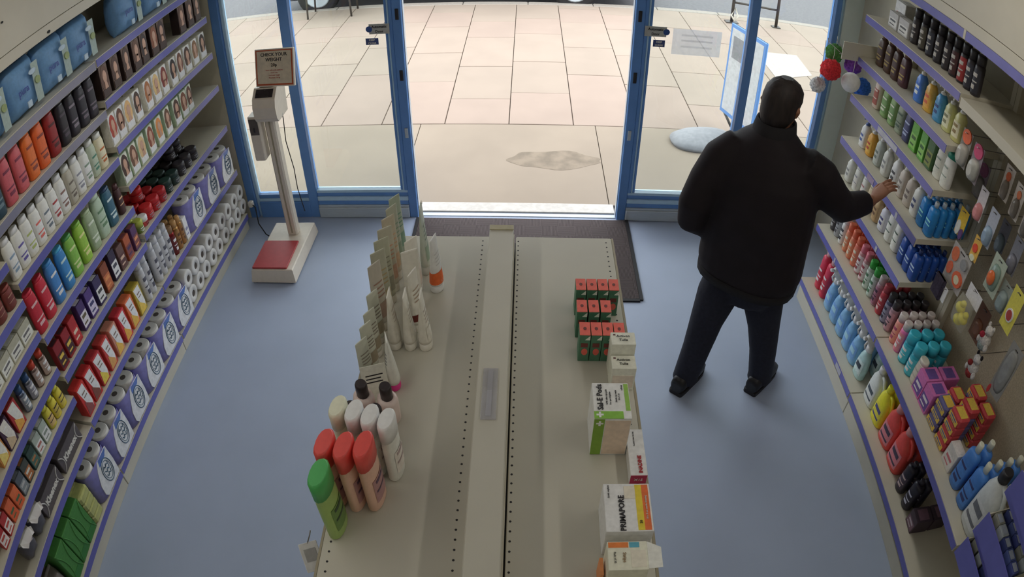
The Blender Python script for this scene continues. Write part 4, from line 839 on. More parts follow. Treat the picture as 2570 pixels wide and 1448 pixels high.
for i, (y, z, lab, cA, cB) in enumerate(((1.56, 1.075, 'white plush rattle with red ball on a dangling clip', Q(176, 170, 166), Q(150, 40, 56)), (1.545, .935, 'white and dark red plush rattle hanging lowest', Q(170, 166, 164), Q(120, 40, 40)))):
    t = thing('plush_rattle', lab, 'plush rattle', (1.83, y, z), -pi/2)
    bm_ = M().ball((0, 0, 0), .032, .026, .034).ball((.004, -.004, .048), .024, .02, .022)
    build('plush_body', bm_, cloth, t, color=cA)['kind'] = 'stuff'
    for sx in (-1, 1):
        build('ear', M().ball((.004+sx*.018, -.002, .07), .008, .006, .012), cloth, t, color=cA if i == 0 else DK)
        build('paw', M().ball((sx*.032, -.01, -.02), .012, .011, .018), cloth, t, color=cA)
    build('nose_ball', M().ball((-.012, -.024, .02), .014), cloth, t, color=cB)
    build('belly_patch', M().ball((.0, -.006, -.03), .026, .023, .022), cloth, t, color=cB if i else Q(110, 120, 120))
    build('hook', M().tube([(0, -.01, .085), (0, 0, .075), (0, .22, .08)], .002, 6), wire, t)
H('clear_pouch', 'tall clear pouch with red corner hanging beside the plush rattles', 1.40, 1.05, .09, .26, Q(120, 118, 114), 1.87, (0, 0, .038, .11, .012), Q(120, 120, 118), marks=[('red_corner', -.036, -.125, .008, .022, Q(170, 40, 40))], tilt=.1)
for i, (y, z) in enumerate(((1.68, 1.05),)):
    H('card_pack', ('brown hanging card pack behind the bath duck bag', 'grey hanging card pack at the far edge of the board', 'tan hanging card pack above the clear pouch')[i], y, z, .10, .18, (Q(96, 62, 44), Q(100, 96, 92), Q(130, 120, 80))[i], 2.01, (0, -.03, .036, .05, .015), (Q(110, 70, 50), Q(110, 108, 104), Q(140, 130, 90))[i])

# bins near the camera
def bin_(label, y0, y1, z, n):
    t = thing('product_bin', label, 'bin', (XR+.08, (y0+y1)/2, z)); inv = Matrix.Translation((-(XR+.08), -(y0+y1)/2, -z))
    for nm_, b_ in (('front_board', (XR-.03, XR-.024, y0, y1, z, z+.11)), ('back_board', (XR+.2, XR+.206, y0, y1, z, z+.11)), ('side_board', (XR-.024, XR+.2, y0, y0+.005, z, z+.10)), ('side_board', (XR-.024, XR+.2, y1-.005, y1, z, z+.10)), ('bottom_board', (XR-.024, XR+.2, y0+.005, y1-.005, z, z+.005))):
        build(nm_, M().box(*b_).xf(inv), (strip if nm_ == 'front_board' else cream), t)
    k = 0
    for yy in range(n):
        for xx in range(3):
            y = y0+.012+(yy+.5)*(y1-y0-.024)/n; x = XR-.01+.035+xx*.07; k += 1
            c_ = [(60, 70, 130), (150, 156, 160), (70, 84, 140), (130, 130, 120), (50, 60, 110)][(yy*2+xx) % 5]
            if (yy*3+xx) % 11 == 5: c_ = (150, 150, 50)
            put('carton', f'{"blue" if c_[2] > 100 and c_[0] < 90 else "yellow" if c_[0] > c_[2]+50 else "pale"} sachet carton, row {ORD[yy+1]} place {ORD[xx+1]} in the {label.split(",")[0]}', 'carton', (x, y, z+.006), -pi/2, (Q(*c_), Q(150, 156, 170), Q(50, 60, 110)), 'cartons standing in the blue fronted bins', (.9, .95, .95))
bin_('upper blue fronted bin, baby goods wall', .60, .905, .735, 5)
bin_('lower blue fronted bin, camera end of the baby goods wall', .56, .905, .566, 5)
bin_('highest blue fronted bin, camera end', .60, .905, .985, 3)

# ------------------------------------------------------------------ gondola in the middle
GZ = 1.306
gon = thing('gondola_unit', 'double-sided cream gondola shelving running down the middle of the shop', 'gondola', (-.07, .6, 0))
ginv = Matrix.Translation((.07, -.6, 0))
def gp(name, m, mt, p=None, **k): return build(name, m.xf(ginv), mt, p or gon, **k)
gtop = mat('gondola_cream_paint', C(206, 202, 188), rough=.45, noise=.02, nscale=5)
for ya, yb in ((.50, 1.82), (-.6, .498)):
    gp('top_shelf', M().box(-.427, -.112, ya, yb, GZ-.03, GZ, 0, .003), gtop)
    gp('top_shelf', M().box(-.030, .286, ya, yb, GZ-.03, GZ, 0, .003), gtop)
for z in (.95, .60, .16):
    gp('lower_shelf', M().box(-.436, -.112, -.6, 1.815, z-.03, z), cream); gp('lower_shelf', M().box(-.030, .30, -.6, 1.815, z-.03, z), cream)
    gp('price_strip', M().box(-.440, -.4365, -.6, 1.815, z-.04, z), strip); gp('price_strip', M().box(.3005, .304, -.6, 1.815, z-.04, z), strip)
gp('shelf_edge', M().box(-.433, -.4275, -.6, 1.82, GZ-.04, GZ-.001), creamd); gp('shelf_edge', M().box(.2865, .293, -.6, 1.82, GZ-.04, GZ-.001), creamd)
gp('base_plinth', M().box(-.42, .28, -.6, 1.81, 0, .10, 0, .004), cream)
gp('spine_panel', M().box(-.108, -.034, -.6, 1.75, .10, 1.365), cream)
gp('spine_cap', M().box(-.111, -.036, -.6, 1.745, 1.366, 1.40, 0, .004), gtop)
gp('end_clip', M().box(-.111, -.036, 1.722, 1.748, 1.4003, 1.403, 0, .001), mat('aged_plastic', C(186, 176, 140), rough=.4))
gp('shadow_gap', M().box(-.0335, -.0305, -.6, 1.80, GZ-.03, GZ-.012), ink)
ho = M()
for x in (-.1386, -.0218, .267, -.409):
    y = -.55
    while y < 1.80:
        ho.prism([(x+.0030*cos(t*pi/3), y+.0030*sin(t*pi/3)) for t in range(6)], GZ-.0005, GZ+.0004); y += .0252
h_ = gp('slot_holes', ho, ink); h_['kind'] = 'stuff'
tk = build('ticket_holder', M().box(-.018, .018, -.08, .08, 0, .004, 0, .001), clear, loc=(-.078, 1.05, 1.4005), color=(.75, .74, .78, 1))
build('ticket_ridge', M().box(-.006, .006, -.072, .072, .004, .006), clear, tk, color=(.85, .84, .9, 1))
tag(tk, 'clear plastic ticket holder lying on the gondola spine', 'ticket holder')

# tubes and pouches standing on their caps
def tube_kit(key, name, w, d, h, capf=.14, la=.9, lz=(.22, .44)):
    z0 = h*capf
    b = M().loft([(z0-.002, w*.46, d*.46), (z0+.01, w*.48, d*.48), (h*.5, w*.49, d*.33), (h*.8, w*.48, d*.16), (h*.97, w*.47, .002), (h, w*.47, .0018)], 18)
    c = M().loft([(0, w*.44, d*.44), (.003, w*.46, d*.46), (z0, w*.46, d*.46)], 18)
    S_ = [(z0, w*.48, d*.48), (h*.5, w*.49, d*.33), (h*.8, w*.48, d*.16), (h*.97, w*.47, .003)]
    l = M().patch(S_, la, h*lz[0], h*lz[1], off=.001, n=8 if la < 1 else 20); g = M()
    for q in (.53, .59, .65, .72): g.patch(S_, .7, h*q, h*(q+.018), off=.001)
    kit(key, name, (name, b, plastic, None, 0), ('cap', c, plastic, 0, 1), ('label', l, card, 0, 2), ('label_print', g, card, 0, 3))
tube_kit('ctube', 'cream_tube', .052, .04, .19); tube_kit('otube', 'cream_tube', .052, .042, .19, la=3.12, lz=(.17, .40)); tube_kit('rtube', 'cream_tube', .052, .042, .19, la=2.2, lz=(.2, .32)); tube_kit('stube', 'cream_tube', .042, .036, .16)
def T(key, lab, x, y, rz, cols, s=(1, 1, 1), **k): return put(key, lab, 'cream tube', (x, y, GZ+.0006), rz, cols, None, s, **k)
PW = Q(196, 184, 174)
T('otube', 'white tube with orange label standing apart beside the others on the gondola', -.262, 1.545, pi/2-.25, (W_, W_, Q(214, 84, 34), Q(170, 170, 170)))
T('ctube', 'plain pinkish white tube, outermost of the front three towards gondola spine', -.266, 1.30, pi/2, (PW, PW, PW, Q(170, 160, 150)))
T('ctube', 'plain pinkish white tube, middle of the front three', -.308, 1.30, pi/2, (PW, PW, PW, Q(170, 160, 150)), (1, .95, 1))
T('ctube', 'plain pinkish white tube, aisle-side of the front three', -.350, 1.30, pi/2, (PW, PW, PW, Q(170, 160, 150)), (1, .95, 1))
T('rtube', 'pinkish tube with dark red label behind the front three', -.298, 1.375, pi/2-.35, (PW, PW, Q(96, 34, 28), Q(150, 130, 110)), (1, .95, 1.05))
T('ctube', 'pinkish tube with yellow printed lines in the tube cluster', -.316, 1.455, pi+.5, (PW, PW, Q(190, 180, 150), Q(150, 140, 70)), (1, 1, 1.1))
T('ctube', 'white tube with dark red squares behind the lined one', -.325, 1.535, pi+.9, (PW, PW, Q(150, 90, 80), Q(90, 60, 60)), (1, 1, 1.0))
T('ctube', 'tall grey-green sachet tube, furthest along beside the spine side', -.305, 1.63, pi/2, (Q(150, 158, 146), Q(150, 150, 140), Q(120, 140, 120), Q(110, 120, 110)), (1.1, .8, 1.28))
for i, (y, c_, l_, n_) in enumerate(((1.70, (146, 156, 138), (50, 110, 90), 'grey-green'), (1.645, (150, 150, 132), (80, 120, 90), 'pale olive'), (1.59, (160, 150, 130), (190, 130, 80), 'cream and orange'), (1.535, (156, 152, 134), (180, 90, 60), 'cream and red'), (1.48, (150, 150, 130), (90, 80, 70), 'beige'),
     (1.425, (150, 150, 132), (160, 120, 60), 'speckled cream'), (1.37, (158, 152, 140), (120, 60, 40), 'cream with brown square'))):
    T('ctube', f'{n_} sachet tube in the aisle-edge line, {ORD[i+1]} from the door', -.396, y, .95+random.uniform(-.25, .25), (Q(*c_), Q(170, 164, 150), Q(*[(a+2*b)/3 for a, b in zip(l_, c_)]), Q(*[(a+b)/2 for a, b in zip(l_, c_)])), (.98, .85, 1.2))
for i, (y, x, h_) in enumerate(((1.315, -.402, 1.1), (1.26, -.402, 1.0), (1.21, -.402, 1.0), (1.16, -.404, .95))):
    T('stube', f'pale green-white sachet tube, {ORD[i+1]} from the front tubes towards the black caps', x+.004, y, 1.0, (Q(164, 166, 152), Q(170, 166, 156), Q(130, 120, 100), Q(120, 110, 100)), (1.05, .9, h_))
T('ctube', 'white tube with bright pink cap', -.332, 1.15, pi/2+.3+pi, (Q(190, 188, 180), Q(206, 40, 120), Q(190, 188, 180), Q(80, 80, 80)), (.9, 1, .92))
o = build('folded_leaflet', M().box(-.032, .032, -.001, .001, 0, .10), card, loc=(-.365, 1.105, GZ+.002), rot=(-.25, 0, .35), color=Q(196, 188, 176))
build('printed_line', M().box(-.022, .022, -.0018, -.001, .07, .073).box(-.022, .016, -.0018, -.001, .06, .063).box(-.022, .02, -.0018, -.001, .05, .053), ink, o)['kind'] = 'stuff'
tag(o, 'small printed leaflet leaning against the pink capped tube', 'leaflet')
bottle('remover', 'nail_polish_remover_bottle', .058, .052, .118, p=2.1, sh=.66, neck=.5, capw=.58, lab=(.1, .55), la=1.0, marks=2, cap_p=2)
for x, y, lab in ((-.385, 1.05, 'aisle side of the taller pair'), (-.325, 1.045, 'spine side of the taller pair'), (-.398, .985, 'shorter, aisle side behind white bottles'), (-.338, .98, 'shorter, in the middle behind white bottles')):
    put('remover', f'pale pink remover bottle with black cap, {lab}', 'nail polish remover', (x, y, GZ+.0006), pi/2+.5+pi, (Q(190, 170, 164), Q(36, 28, 30), Q(184, 168, 160), Q(60, 50, 50)), 'remover bottles with black caps', (1, 1, 1 if 'taller' in lab else .97))
wc = (Q(196, 188, 180), Q(200, 196, 186), Q(190, 180, 172), Q(150, 130, 130))
for i, (x, y) in enumerate(((-.287, .885), (-.325, .895), (-.362, .905), (-.400, .915))):
    put('condit', f'slim white bottle, {ORD[i+1]} from gondola spine in white row', 'bottle', (x, y, GZ+.0006), pi/2-.12, wc if i < 3 else (Q(186, 184, 160), Q(190, 188, 166), Q(180, 176, 160), GREY), 'white conditioner bottles', (1, .95, 1.05))
    bpy.context.view_layer.objects.active = None
for i, (x, y) in enumerate(((-.321, .805), (-.362, .80), (-.404, .805))):
    put('condit', f'peach bottle with red cap, {ORD[i+1]} from gondola spine', 'bottle', (x, y, GZ+.0006), pi/2-.12, (Q(206, 150, 130), Q(214, 64, 58), Q(150, 110, 110), Q(80, 60, 80)), 'peach bottles with red caps', (1.15, 1.0, 1.13))
put('condit', 'lime green bottle with green cap at the edge of the gondola', 'bottle', (-.398, .725, GZ+.0006), pi/2-.1, (Q(132, 160, 84), Q(62, 150, 76), Q(90, 120, 60), Q(50, 70, 50)), None, (1.15, 1.05, 1.15))

# small green and red cartons
gb = M().box(-.019, .019, -.025, .025, 0, .094, 0, .001)
gk = M().box(-.0185, .0185, -.0245, .0245, .0938, .0955)
sw = M().prism([(.001, .078), (.0185, .078), (.0185, .093)], -.0258, -.0249, ax='y')
pt = M().prism([(.002+.011*cos(k*pi/6), .035+.012*sin(k*pi/6)) for k in range(12)], -.0258, -.0249, ax='y')
pt2 = M().box(-.012, .012, -.0258, -.0249, .052, .066)
dt = M().prism([(.006*cos(k*pi/4), .006*sin(k*pi/4)) for k in range(8)], .0955, .0962)
kit('gcart', 'green_carton', ('green_carton', gb, card, None, 0), ('red_lid', gk, card, 0, 1), ('white_flash', sw, card, 0, 2), ('flame_print', pt, card, 0, 1), ('label_print', pt2, card, 0, 3), ('lid_mark', dt, card, 1, 3))
gc = (Q(58, 100, 76), Q(206, 80, 66), Q(190, 190, 176), Q(96, 40, 36))
RN = ('row closest to the door', 'middle row', 'front row')
for r_, (y, xs_) in enumerate(((1.46, (.159, .190, .221, .252)), (1.368, (.157, .189, .222)), (1.278, (.160, .190, .220, .250)))):
    for i, x in enumerate(xs_):
        put('gcart', f'small green carton with red lid, {ORD[i+1]} from the spine, {RN[r_]}', 'carton', (x, y, GZ+.0006), random.uniform(-.02, .02), gc, 'green cartons on the gondola', (.75, 1, 1))

def med(name, label, x0, x1, y0, y1, h, col, z=GZ, cat='carton', rz=0):
    cx, cy = (x0+x1)/2, (y0+y1)/2
    o = build(name, M().box(x0-cx, x1-cx, y0-cy, y1-cy, 0, h, 0, .0015), card, loc=(cx, cy, z+.0006), color=col, rot=(0, 0, rz)); tag(o, label, cat)
    def top(n, a0, a1, b0, b1, c, e=0): return build(n, M().box(a0-cx, a1-cx, b0-cy, b1-cy, h-.0003, h+.0006+e), card, o, color=c)
    def front(n, a0, a1, z0, z1, c, e=0): return build(n, M().box(a0-cx, a1-cx, y0-cy-.0007-e, y0-cy+.0003, z0, z1), card, o, color=c)
    def word(s, size, wx, wy, m_, face='top', r=0, bold=0):
        if face == 'top': return obj('lettering', text_mesh(s, size, m_, bold), o, loc=(wx-cx, wy-cy, h+.0016), rot=(0, 0, r))
        return obj('lettering', text_mesh(s, size, m_, bold), o, loc=(wx-cx, y0-cy-.0016, wy), rot=(pi/2, 0, 0) if not r else (pi/2, r, 0))
    return o, top, front, word
cw = Q(200, 190, 174)
for i, (y0, y1) in enumerate(((1.200, 1.245), (1.150, 1.196))):
    o, top, front, word = med('dressing_carton', ('white dressing carton right beside the green cartons', 'white dressing carton between green cartons and pods box')[i], .222, .284, y0, y1, .115 if i == 0 else .08, cw)
    front('front_panel', .226, .28, .01, .055, Q(184, 172, 158)); word('Activon', .011, .253, (y0+y1)/2+.007, inkk); word('Tulle', .011, .253, (y0+y1)/2-.007, inkk); top('brand_dot', .228, .234, y1-.012, y1-.007, Q(90, 60, 60))
# pods box
o, top, front, word = med('eye_pods_carton', 'white and green Sal-E Pods carton with white crosses', .160, .2445, .945, 1.052, .135, Q(205, 200, 184))
top('green_band', .160, .226, .945, .966, Q(110, 160, 50)); top('green_band', .233, .243, .968, 1.048, Q(120, 160, 60)); 
front('green_band', .160, .184, .002, .133, Q(104, 140, 40)); front('pale_panel', .186, .243, .004, .128, Q(186, 166, 146))
for (a_, b_, f_) in ((.173, .956, 'top'),):
    top('white_cross', a_-.008, a_+.008, b_-.0025, b_+.0025, W_, .0006); top('white_cross', a_-.0025, a_+.0025, b_-.008, b_+.008, W_, .0007)
front('white_cross', .165, .181, .116, .121, W_, .0005); front('white_cross', .1705, .1755, .110, .127, W_, .0006)
word('Sal-E Pods', .0185, .176, 1.008, inkk, r=pi/2, bold=.0003); word('0.9% saline eye pods', .0055, .191, 1.008, inkk, r=pi/2); word('For eye irrigation', .0055, .199, 1.004, inkk, r=pi/2); word('Sterile eye wash', .0055, .213, 1.01, inkk, r=pi/2); word('20 x 5 ml', .005, .220, 1.008, inkk, r=pi/2); word('e-Pods', .006, .228, 1.036, inkk, r=pi/2)
# long white and crimson carton
o, top, front, word = med('dressing_carton', 'long white INADINE carton with crimson end', .246, .286, .862, .995, .034, Q(206, 197, 186))
front('crimson_end', .247, .285, .0005, .033, Q(150, 26, 62)); word('INADINE', .0125, .271, .892, inkr, r=pi/2, bold=.0003); word('Povidone iodine dressing', .0042, .262, .965, inkk, r=pi/2)
word('X15', .012, .266, .017, inkw, 'front')
# big white carton with yellow and orange bands
o, top, front, word = med('dressing_carton', 'large white PRIMAPORE carton with yellow and orange bands', .172, .270, .678, .795, .10, Q(204, 196, 188))
top('yellow_band', .238, .252, .681, .792, Q(214, 170, 40)); top('orange_band', .252, .266, .681, .792, Q(206, 90, 40)); word('PRIMAPORE', .0165, .208, .722, inkk, r=pi/2, bold=.0003)
word('Smith nephew', .0055, .182, .775, inkk, r=pi/2); word('10 x 8 cm sterile dressing', .0055, .259, .735, inkw, r=pi/2, bold=.0001); word('20', .008, .2455, .70, inkk, r=pi/2)
pl = top('plaster_picture', .215, .238, .758, .788, Q(206, 180, 164), .0008); pl.rotation_euler = (0, 0, 0)
# nearest carton with open flap
o, top, front, word = med('dressing_carton', 'open white carton with orange and blue bars at the gondola edge', .172, .252, .590, .655, .10, Q(198, 186, 168))
top('orange_bar', .174, .214, .641, .653, Q(214, 104, 44)); top('blue_bar', .216, .236, .641, .653, Q(70, 140, 160))
build('open_flap', M().prism([(.040, -.030), (.068, -.028), (.068, .018), (.040, .032)], .0985, .0995), card, o, color=Q(206, 198, 180))
word('Strips', .010, .205, .618, mat('brown_print', C(140, 100, 40), rough=.5), r=-pi/2); word('Pack of 30', .006, .186, .618, inkk, r=-pi/2)
top('picture_panel', .218, .248, .596, .634, Q(186, 180, 164)); 
o, top, front, word = med('dressing_carton', 'orange and white carton half hidden under the open one', .160, .168, .60, .64, .06, Q(200, 120, 70))
# packet hanging out of the lower shelf
o = build('hanging_sachet', M().box(-.022, .022, -.0012, .0012, -.035, .035, 0, .001), film, loc=(-.468, .675, 1.24), rot=(-.9, .1, .5), color=Q(206, 208, 210))
build('sachet_print', M().box(-.014, .014, -.0022, -.0012, -.01, .02), card, o, color=Q(140, 140, 140))
build('clip_strip', M().tube([(.0, 0, .032), (.012, 0, .05), (.0165, -.004, .06)], .0015, 6), wire, o)
tag(o, 'small clear sachet sticking out over the gondola edge', 'sachet')

# ------------------------------------------------------------------ weighing scale
SX, SY = -1.575, 3.39
sc = thing('weighing_scale', 'white coin-operated weighing scale with red platform and sign', 'scale', (SX, SY, 0))
sinv = Matrix.Translation((-SX, -SY, 0))
def sp(name, m, mt, p=None, **k): return build(name, m.xf(sinv) if not k.pop('raw', 0) else m, mt, p or sc, **k)
enam = mat('cream_enamel', C(226, 215, 198), rough=.4, noise=.03)
bm_ = M().rings([[(-1.725, 3.125, .012), (-1.425, 3.125, .012), (-1.42, 3.68, .012), (-1.72, 3.68, .012)], [(-1.725, 3.125, .02), (-1.425, 3.125, .02), (-1.42, 3.68, .02), (-1.72, 3.68, .02)], [(-1.715, 3.14, .095), (-1.435, 3.14, .095), (-1.43, 3.67, .095), (-1.71, 3.67, .095)], [(-1.708, 3.147, .10), (-1.442, 3.147, .10), (-1.437, 3.663, .10), (-1.703, 3.663, .10)]])
sp('base', bm_, enam)
for fx in (-1.70, -1.45):
    for fy in (3.15, 3.65): sp('foot', M().loft([(0, .014, .014), (.013, .016, .016)], 10).xf(Matrix.Translation((fx, fy, 0))), black)
sp('platform_mat', M().box(-1.712, -1.475, 3.15, 3.44, .1003, .112, 0, .004), mat('red_rubber', C(178, 60, 62), rough=.5, noise=.05))
sp('column', M().box(-1.575, -1.505, 3.515, 3.585, .10, 1.06, 0, .010), enam)
sp('column_groove', M().box(-1.545, -1.535, 3.5125, 3.516, .12, .98), creamd)
hd = [(3.45, .97), (3.62, .97), (3.63, 1.12), (3.60, 1.16), (3.50, 1.17), (3.44, 1.12), (3.422, 1.07), (3.428, 1.0)]
sp('head_housing', M().prism(hd, -1.59, -1.445, ax='x'), enam)
sp('display_window', M().box(-.055, .055, -.028, .028, 0, .003).xf(Matrix.Translation((-1.517, 3.469, 1.1455)) @ Matrix.Rotation(.69, 4, 'X')), mat('dark_display', C(40, 30, 36), rough=.15))
cb = sp('coin_box', M().box(-1.655, -1.585, 3.46, 3.55, .70, 1.0, 0, .006), enam)
sp('coin_plate', M().box(-1.648, -1.592, 3.456, 3.461, .88, .985), mat('coin_panel_metal', C(96, 88, 84), rough=.4, metal=.3), cb)
sp('coin_slot', M().box(-1.625, -1.615, 3.4535, 3.4565, .90, .93), ink, cb)
# sign
sg = bpy.data.objects.new('sign_board', M().box(-.125, .125, -.012, .012, 0, .225, 0, .004).mesh('sign_board', enam)); COL.objects.link(sg); sg.parent = sc
sg.location = (-1.447-SX, 3.50-SY, 1.175); sg.rotation_euler = (-.25, 0, -.06)
build('red_border', M().box(-.118, .118, -.0135, -.0118, .008, .218), mat('orange_red_border', C(190, 84, 40), rough=.4), sg)
build('sign_face', M().box(-.110, .110, -.0148, -.0134, .018, .212), mat('sign_paper', C(222, 208, 182), rough=.5), sg)
for s_, sz, z, m_ in (('CHECK YOUR', .027, .190, inkk), ('WEIGHT', .027, .160, inkk), ('20p', .026, .128, inkk), ('Stand still on the platform', .0105, .098, inkr), ('insert coin', .0105, .083, inkr), ('read your weight', .0105, .068, inkr), ('Maximum 150 kg', .0105, .053, inkr)):
    obj('lettering', text_mesh(s_, sz, m_, bold=.0006 if sz > .02 else 0), sg, loc=(0, -.0155, z), rot=(pi/2, 0, 0))
sp('sign_bracket', M().box(-1.565, -1.465, 3.52, 3.56, 1.15, 1.26, 0, .004), enam)
sp('power_cord', M().tube([(-1.45, 3.53, 1.02), (-1.445, 3.52, .95), (-1.455, 3.52, .8), (-1.44, 3.53, .6), (-1.447, 3.54, .45), (-1.445, 3.58, .25)], .003, 8), black)
cable = build('plug_cable', M().tube([(0, 0, 0), (.04, -.03, -.01), (.07, -.1, -.10), (.13, -.15, -.155), (.2, -.2, -.16)], .004, 8), black, loc=(-1.93, 3.80, .17))
build('plug', M().box(-.02, .015, -.02, .02, -.02, .02, 0, .006), white, cable)
tag(cable, 'black cable with a white plug running from shelf end to the scale', 'cable')

# ------------------------------------------------------------------ door stickers and window poster (flat prints on the glass)
def sticker(x0, x1, z0, z1, body, word, wm, label, sz, arrow=0, y=3.916, name='door_sticker'):
    cx, cz = (x0+x1)/2, (z0+z1)/2
    o = build(name, M().box(x0-cx, x1-cx, -.0008, .0008, z0-cz, z1-cz), body, loc=(cx, y, cz)); tag(o, label, 'sticker')
    for k, (s_, dz) in enumerate(word): obj('lettering', text_mesh(s_, sz, wm, bold=.0006), o, loc=(0, -.0016, dz), rot=(pi/2, 0, 0))
    if arrow:
        build('arrow_disc', M().prism([(arrow*(x1-x0)*.5+.02*cos(t*pi/8), .02*sin(t*pi/8)) for t in range(16)], -.0014, -.0006, ax='y'), mat('sticker_blue', C(60, 90, 160), rough=.4), o)
    return o
stw = mat('sticker_white', C(196, 196, 190), rough=.5); stb = mat('sticker_navy', C(70, 84, 140), rough=.5)
sticker(-.948, -.822, 1.335, 1.40, stw, (('Automatic', .014), ('Door', -.016)), inkk, 'white Automatic Door sticker on the door leaf beside the weighing scale', .022, -1, y=3.874)
sticker(-.985, -.905, 1.252, 1.295, stb, (('KEEP', .009), ('CLEAR', -.011)), inkw, 'navy Keep Clear sticker on the glass beside the weighing scale', .017)
sticker(.692, .825, 1.335, 1.40, stw, (('Automatic', .014), ('Door', -.016)), inkk, "white Automatic Door sticker on the person's side of the doorway", .022, 1, y=3.874)
sticker(.757, .83, 1.255, 1.30, stb, (('KEEP', .009), ('CLEAR', -.011)), inkw, "navy Keep Clear sticker on the glass on the person's side", .017)
po = build('window_poster', M().box(-.155, .155, -.0006, .0006, -.085, .085), mat('see_through_poster', C(205, 214, 232), rough=.6, alpha=.45, trans=.8), loc=(1.035, 3.94, 1.29)); tag(po, 'faded pale blue poster stuck on the outside of the glass', 'poster')
for z in (.045, .01, -.03): build('faded_lettering', M().box(-.10, .10, -.0014, -.0008, z-.006, z+.006), mat('faded_print', C(140, 156, 190), rough=.5, alpha=.12), po)

# ------------------------------------------------------------------ street furniture and parked car
cv = thing('parked_car', 'black car parked at the kerb beyond the doorway', 'car', (-.95, 10.26, -.1))
carm = mat('black_car_paint', C(34, 28, 34), rough=.25, coat=.5, noise=.02)
prof = [(-2.25, .34), (-2.3, .62), (-2.15, .84), (-1.5, .95), (-1.05, 1.36), (.55, 1.40), (1.25, .98), (2.1, .82), (2.3, .6), (2.25, .3)]
R = []
for yy, k in ((-.86, .93), (-.9, 1.0), (-.7, 1.03), (.7, 1.03), (.9, 1.0), (.86, .93)):
    R.append([(x*1.15*(.985 if abs(yy) > .8 else 1), yy*(1 if z < .96 else .84), .16+(z-.25)*1.05 if z < .5 else .25+(z-.25)*(k if z < .96 else min(k, 1))) for x, z in prof])
build('car_body', M().rings(R, 0, True), carm, cv)
build('side_window', M().prism([(-1.15, .98), (-.85, 1.3), (.45, 1.32), (.95, 1.0)], -.93, -.86, ax='y'), mat('tinted_glass', C(30, 34, 40), rough=.1), cv)
for wx in (-2.05, 1.6):
    for wy in (-.86, .86):
        wl_ = M().tube([(wx, wy-.1, .31), (wx, wy-.085, .31), (wx, wy+.085, .31), (wx, wy+.1, .31)], [.27, .31, .31, .27], 28); wo = build('wheel', wl_, black, cv)
        build('hubcap', M().tube([(wx, wy-.104 if wy < 0 else wy+.1, .31), (wx, wy-.1 if wy < 0 else wy+.104, .31)], [.17, .19], 20), aluminium, wo)
for k in (-1, 1): build('bumper', M().box(k*2.62-.06, k*2.62+.06, -.82, .82, .3, .5, 0, .03), carm, cv)
bn = thing('street_bench', 'steel street bench with thin dark legs at the kerb edge', 'bench', (-2.7, 8.82, 0))
dm = mat('dark_street_steel', C(72, 66, 62), rough=.5, metal=.3)
for x in (-.30, .30):
    for y in (0, .38): build('leg', M().tube([(x*1.05, y, 0), (x, y, .45)], .014, 8), dm, bn)
for k in range(5): build('seat_slat', M().box(-.42, .42, -.03+k*.09, .04+k*.09, .45, .47, 0, .004), dm, bn)
cr = thing('cycle_stand', 'dark metal cycle stand frame beyond the window', 'cycle stand', (3.13, 8.9, 0))
build('hoop', M().tube([(-.33, 0, 0), (-.33, 0, .7), (-.28, 0, .78), (.28, 0, .78), (.34, 0, .7), (.34, 0, 0)], .022, 10), dm, cr)
build('cross_bar', M().tube([(-.33, 0, .30), (.34, 0, .26)], .016, 8), dm, cr)
build('foot_plate', M().box(-.42, -.24, -.06, .06, 0, .012).xf(Matrix()), dm, cr); build('foot_plate', M().box(.28, .40, -.05, .05, 0, .012), dm, cr)
build('cable_lock', M().tube([(-.30, -.03, .03), (-.36, -.05, .12), (-.30, -.02, .22), (-.25, -.02, .10), (-.31, -.03, .03)], .012, 8), white, cr)
ab = thing('forecourt_sign', 'blue framed forecourt sign on a grey moulded base outside the window', 'sign', (1.53, 5.12, 0), .15)
build('moulded_base', M().loft([(0, .30, .20, 2.4), (.03, .31, .21, 2.4), (.07, .24, .16, 2.4), (.10, .10, .08, 2.2), (.105, .06, .05)], 28), mat('grey_moulded_plastic', C(150, 150, 154), rough=.6), ab)
fr = bpy.data.objects.new('sign_panel', M().box(-.27, .27, -.012, .012, .16, 1.0, 0, .01).mesh('sign_panel', bluepaint)); COL.objects.link(fr); fr.parent = ab; fr.rotation_euler = (0, 0, -1.42); fr.location = (.30, .06, 0)
for k in (-1, 1):
    build('poster', M().box(-.235, .235, k*.0125-.001, k*.0125+.001, .2, .965), mat('poster_white', C(214, 214, 216), rough=.4), fr)
    build('poster_block', M().box(-.2, .0, k*.014-.001, k*.014+.001, .7, .9), mat('poster_grey', C(150, 150, 154), rough=.5), fr)
for x in (-.2, .2): build('spring_leg', M().tube([(x*.3, 0, .09), (x, 0, .17)], .012, 8), dm, fr)

# ------------------------------------------------------------------ the person
hide = []
PX = thing('person', 'person in a black padded jacket and dark jeans reaching to the shelf', 'person', (1.03, 2.36, 0))
pinv = Matrix.Translation((-1.03, -2.36, 0))
def L3(m, a, b, c=None): pass
def remesh(o, vox, sm=6):
    r = o.modifiers.new('remesh', 'REMESH'); r.mode = 'VOXEL'; r.voxel_size = vox; r.use_smooth_shade = True
    s_ = o.modifiers.new('smooth', 'SMOOTH'); s_.iterations = sm; s_.factor = .5
FW = Vector((.62, .78, 0)); RT = Vector((.78, -.62, 0))      # facing the shelf corner; RT is the right-hand side
def oriented(secs, n=24):
    """torso rings: (x, y, z, half width along RT, half depth along FW, exponent)"""
    R = []
    for x, y, z, a, b, p in secs:
        R.append([tuple(Vector((x, y, z))+RT*spow(cos(2*pi*i/n), 2/p)*a+FW*spow(sin(2*pi*i/n), 2/p)*b) for i in range(n)])
    return R
jk = M()
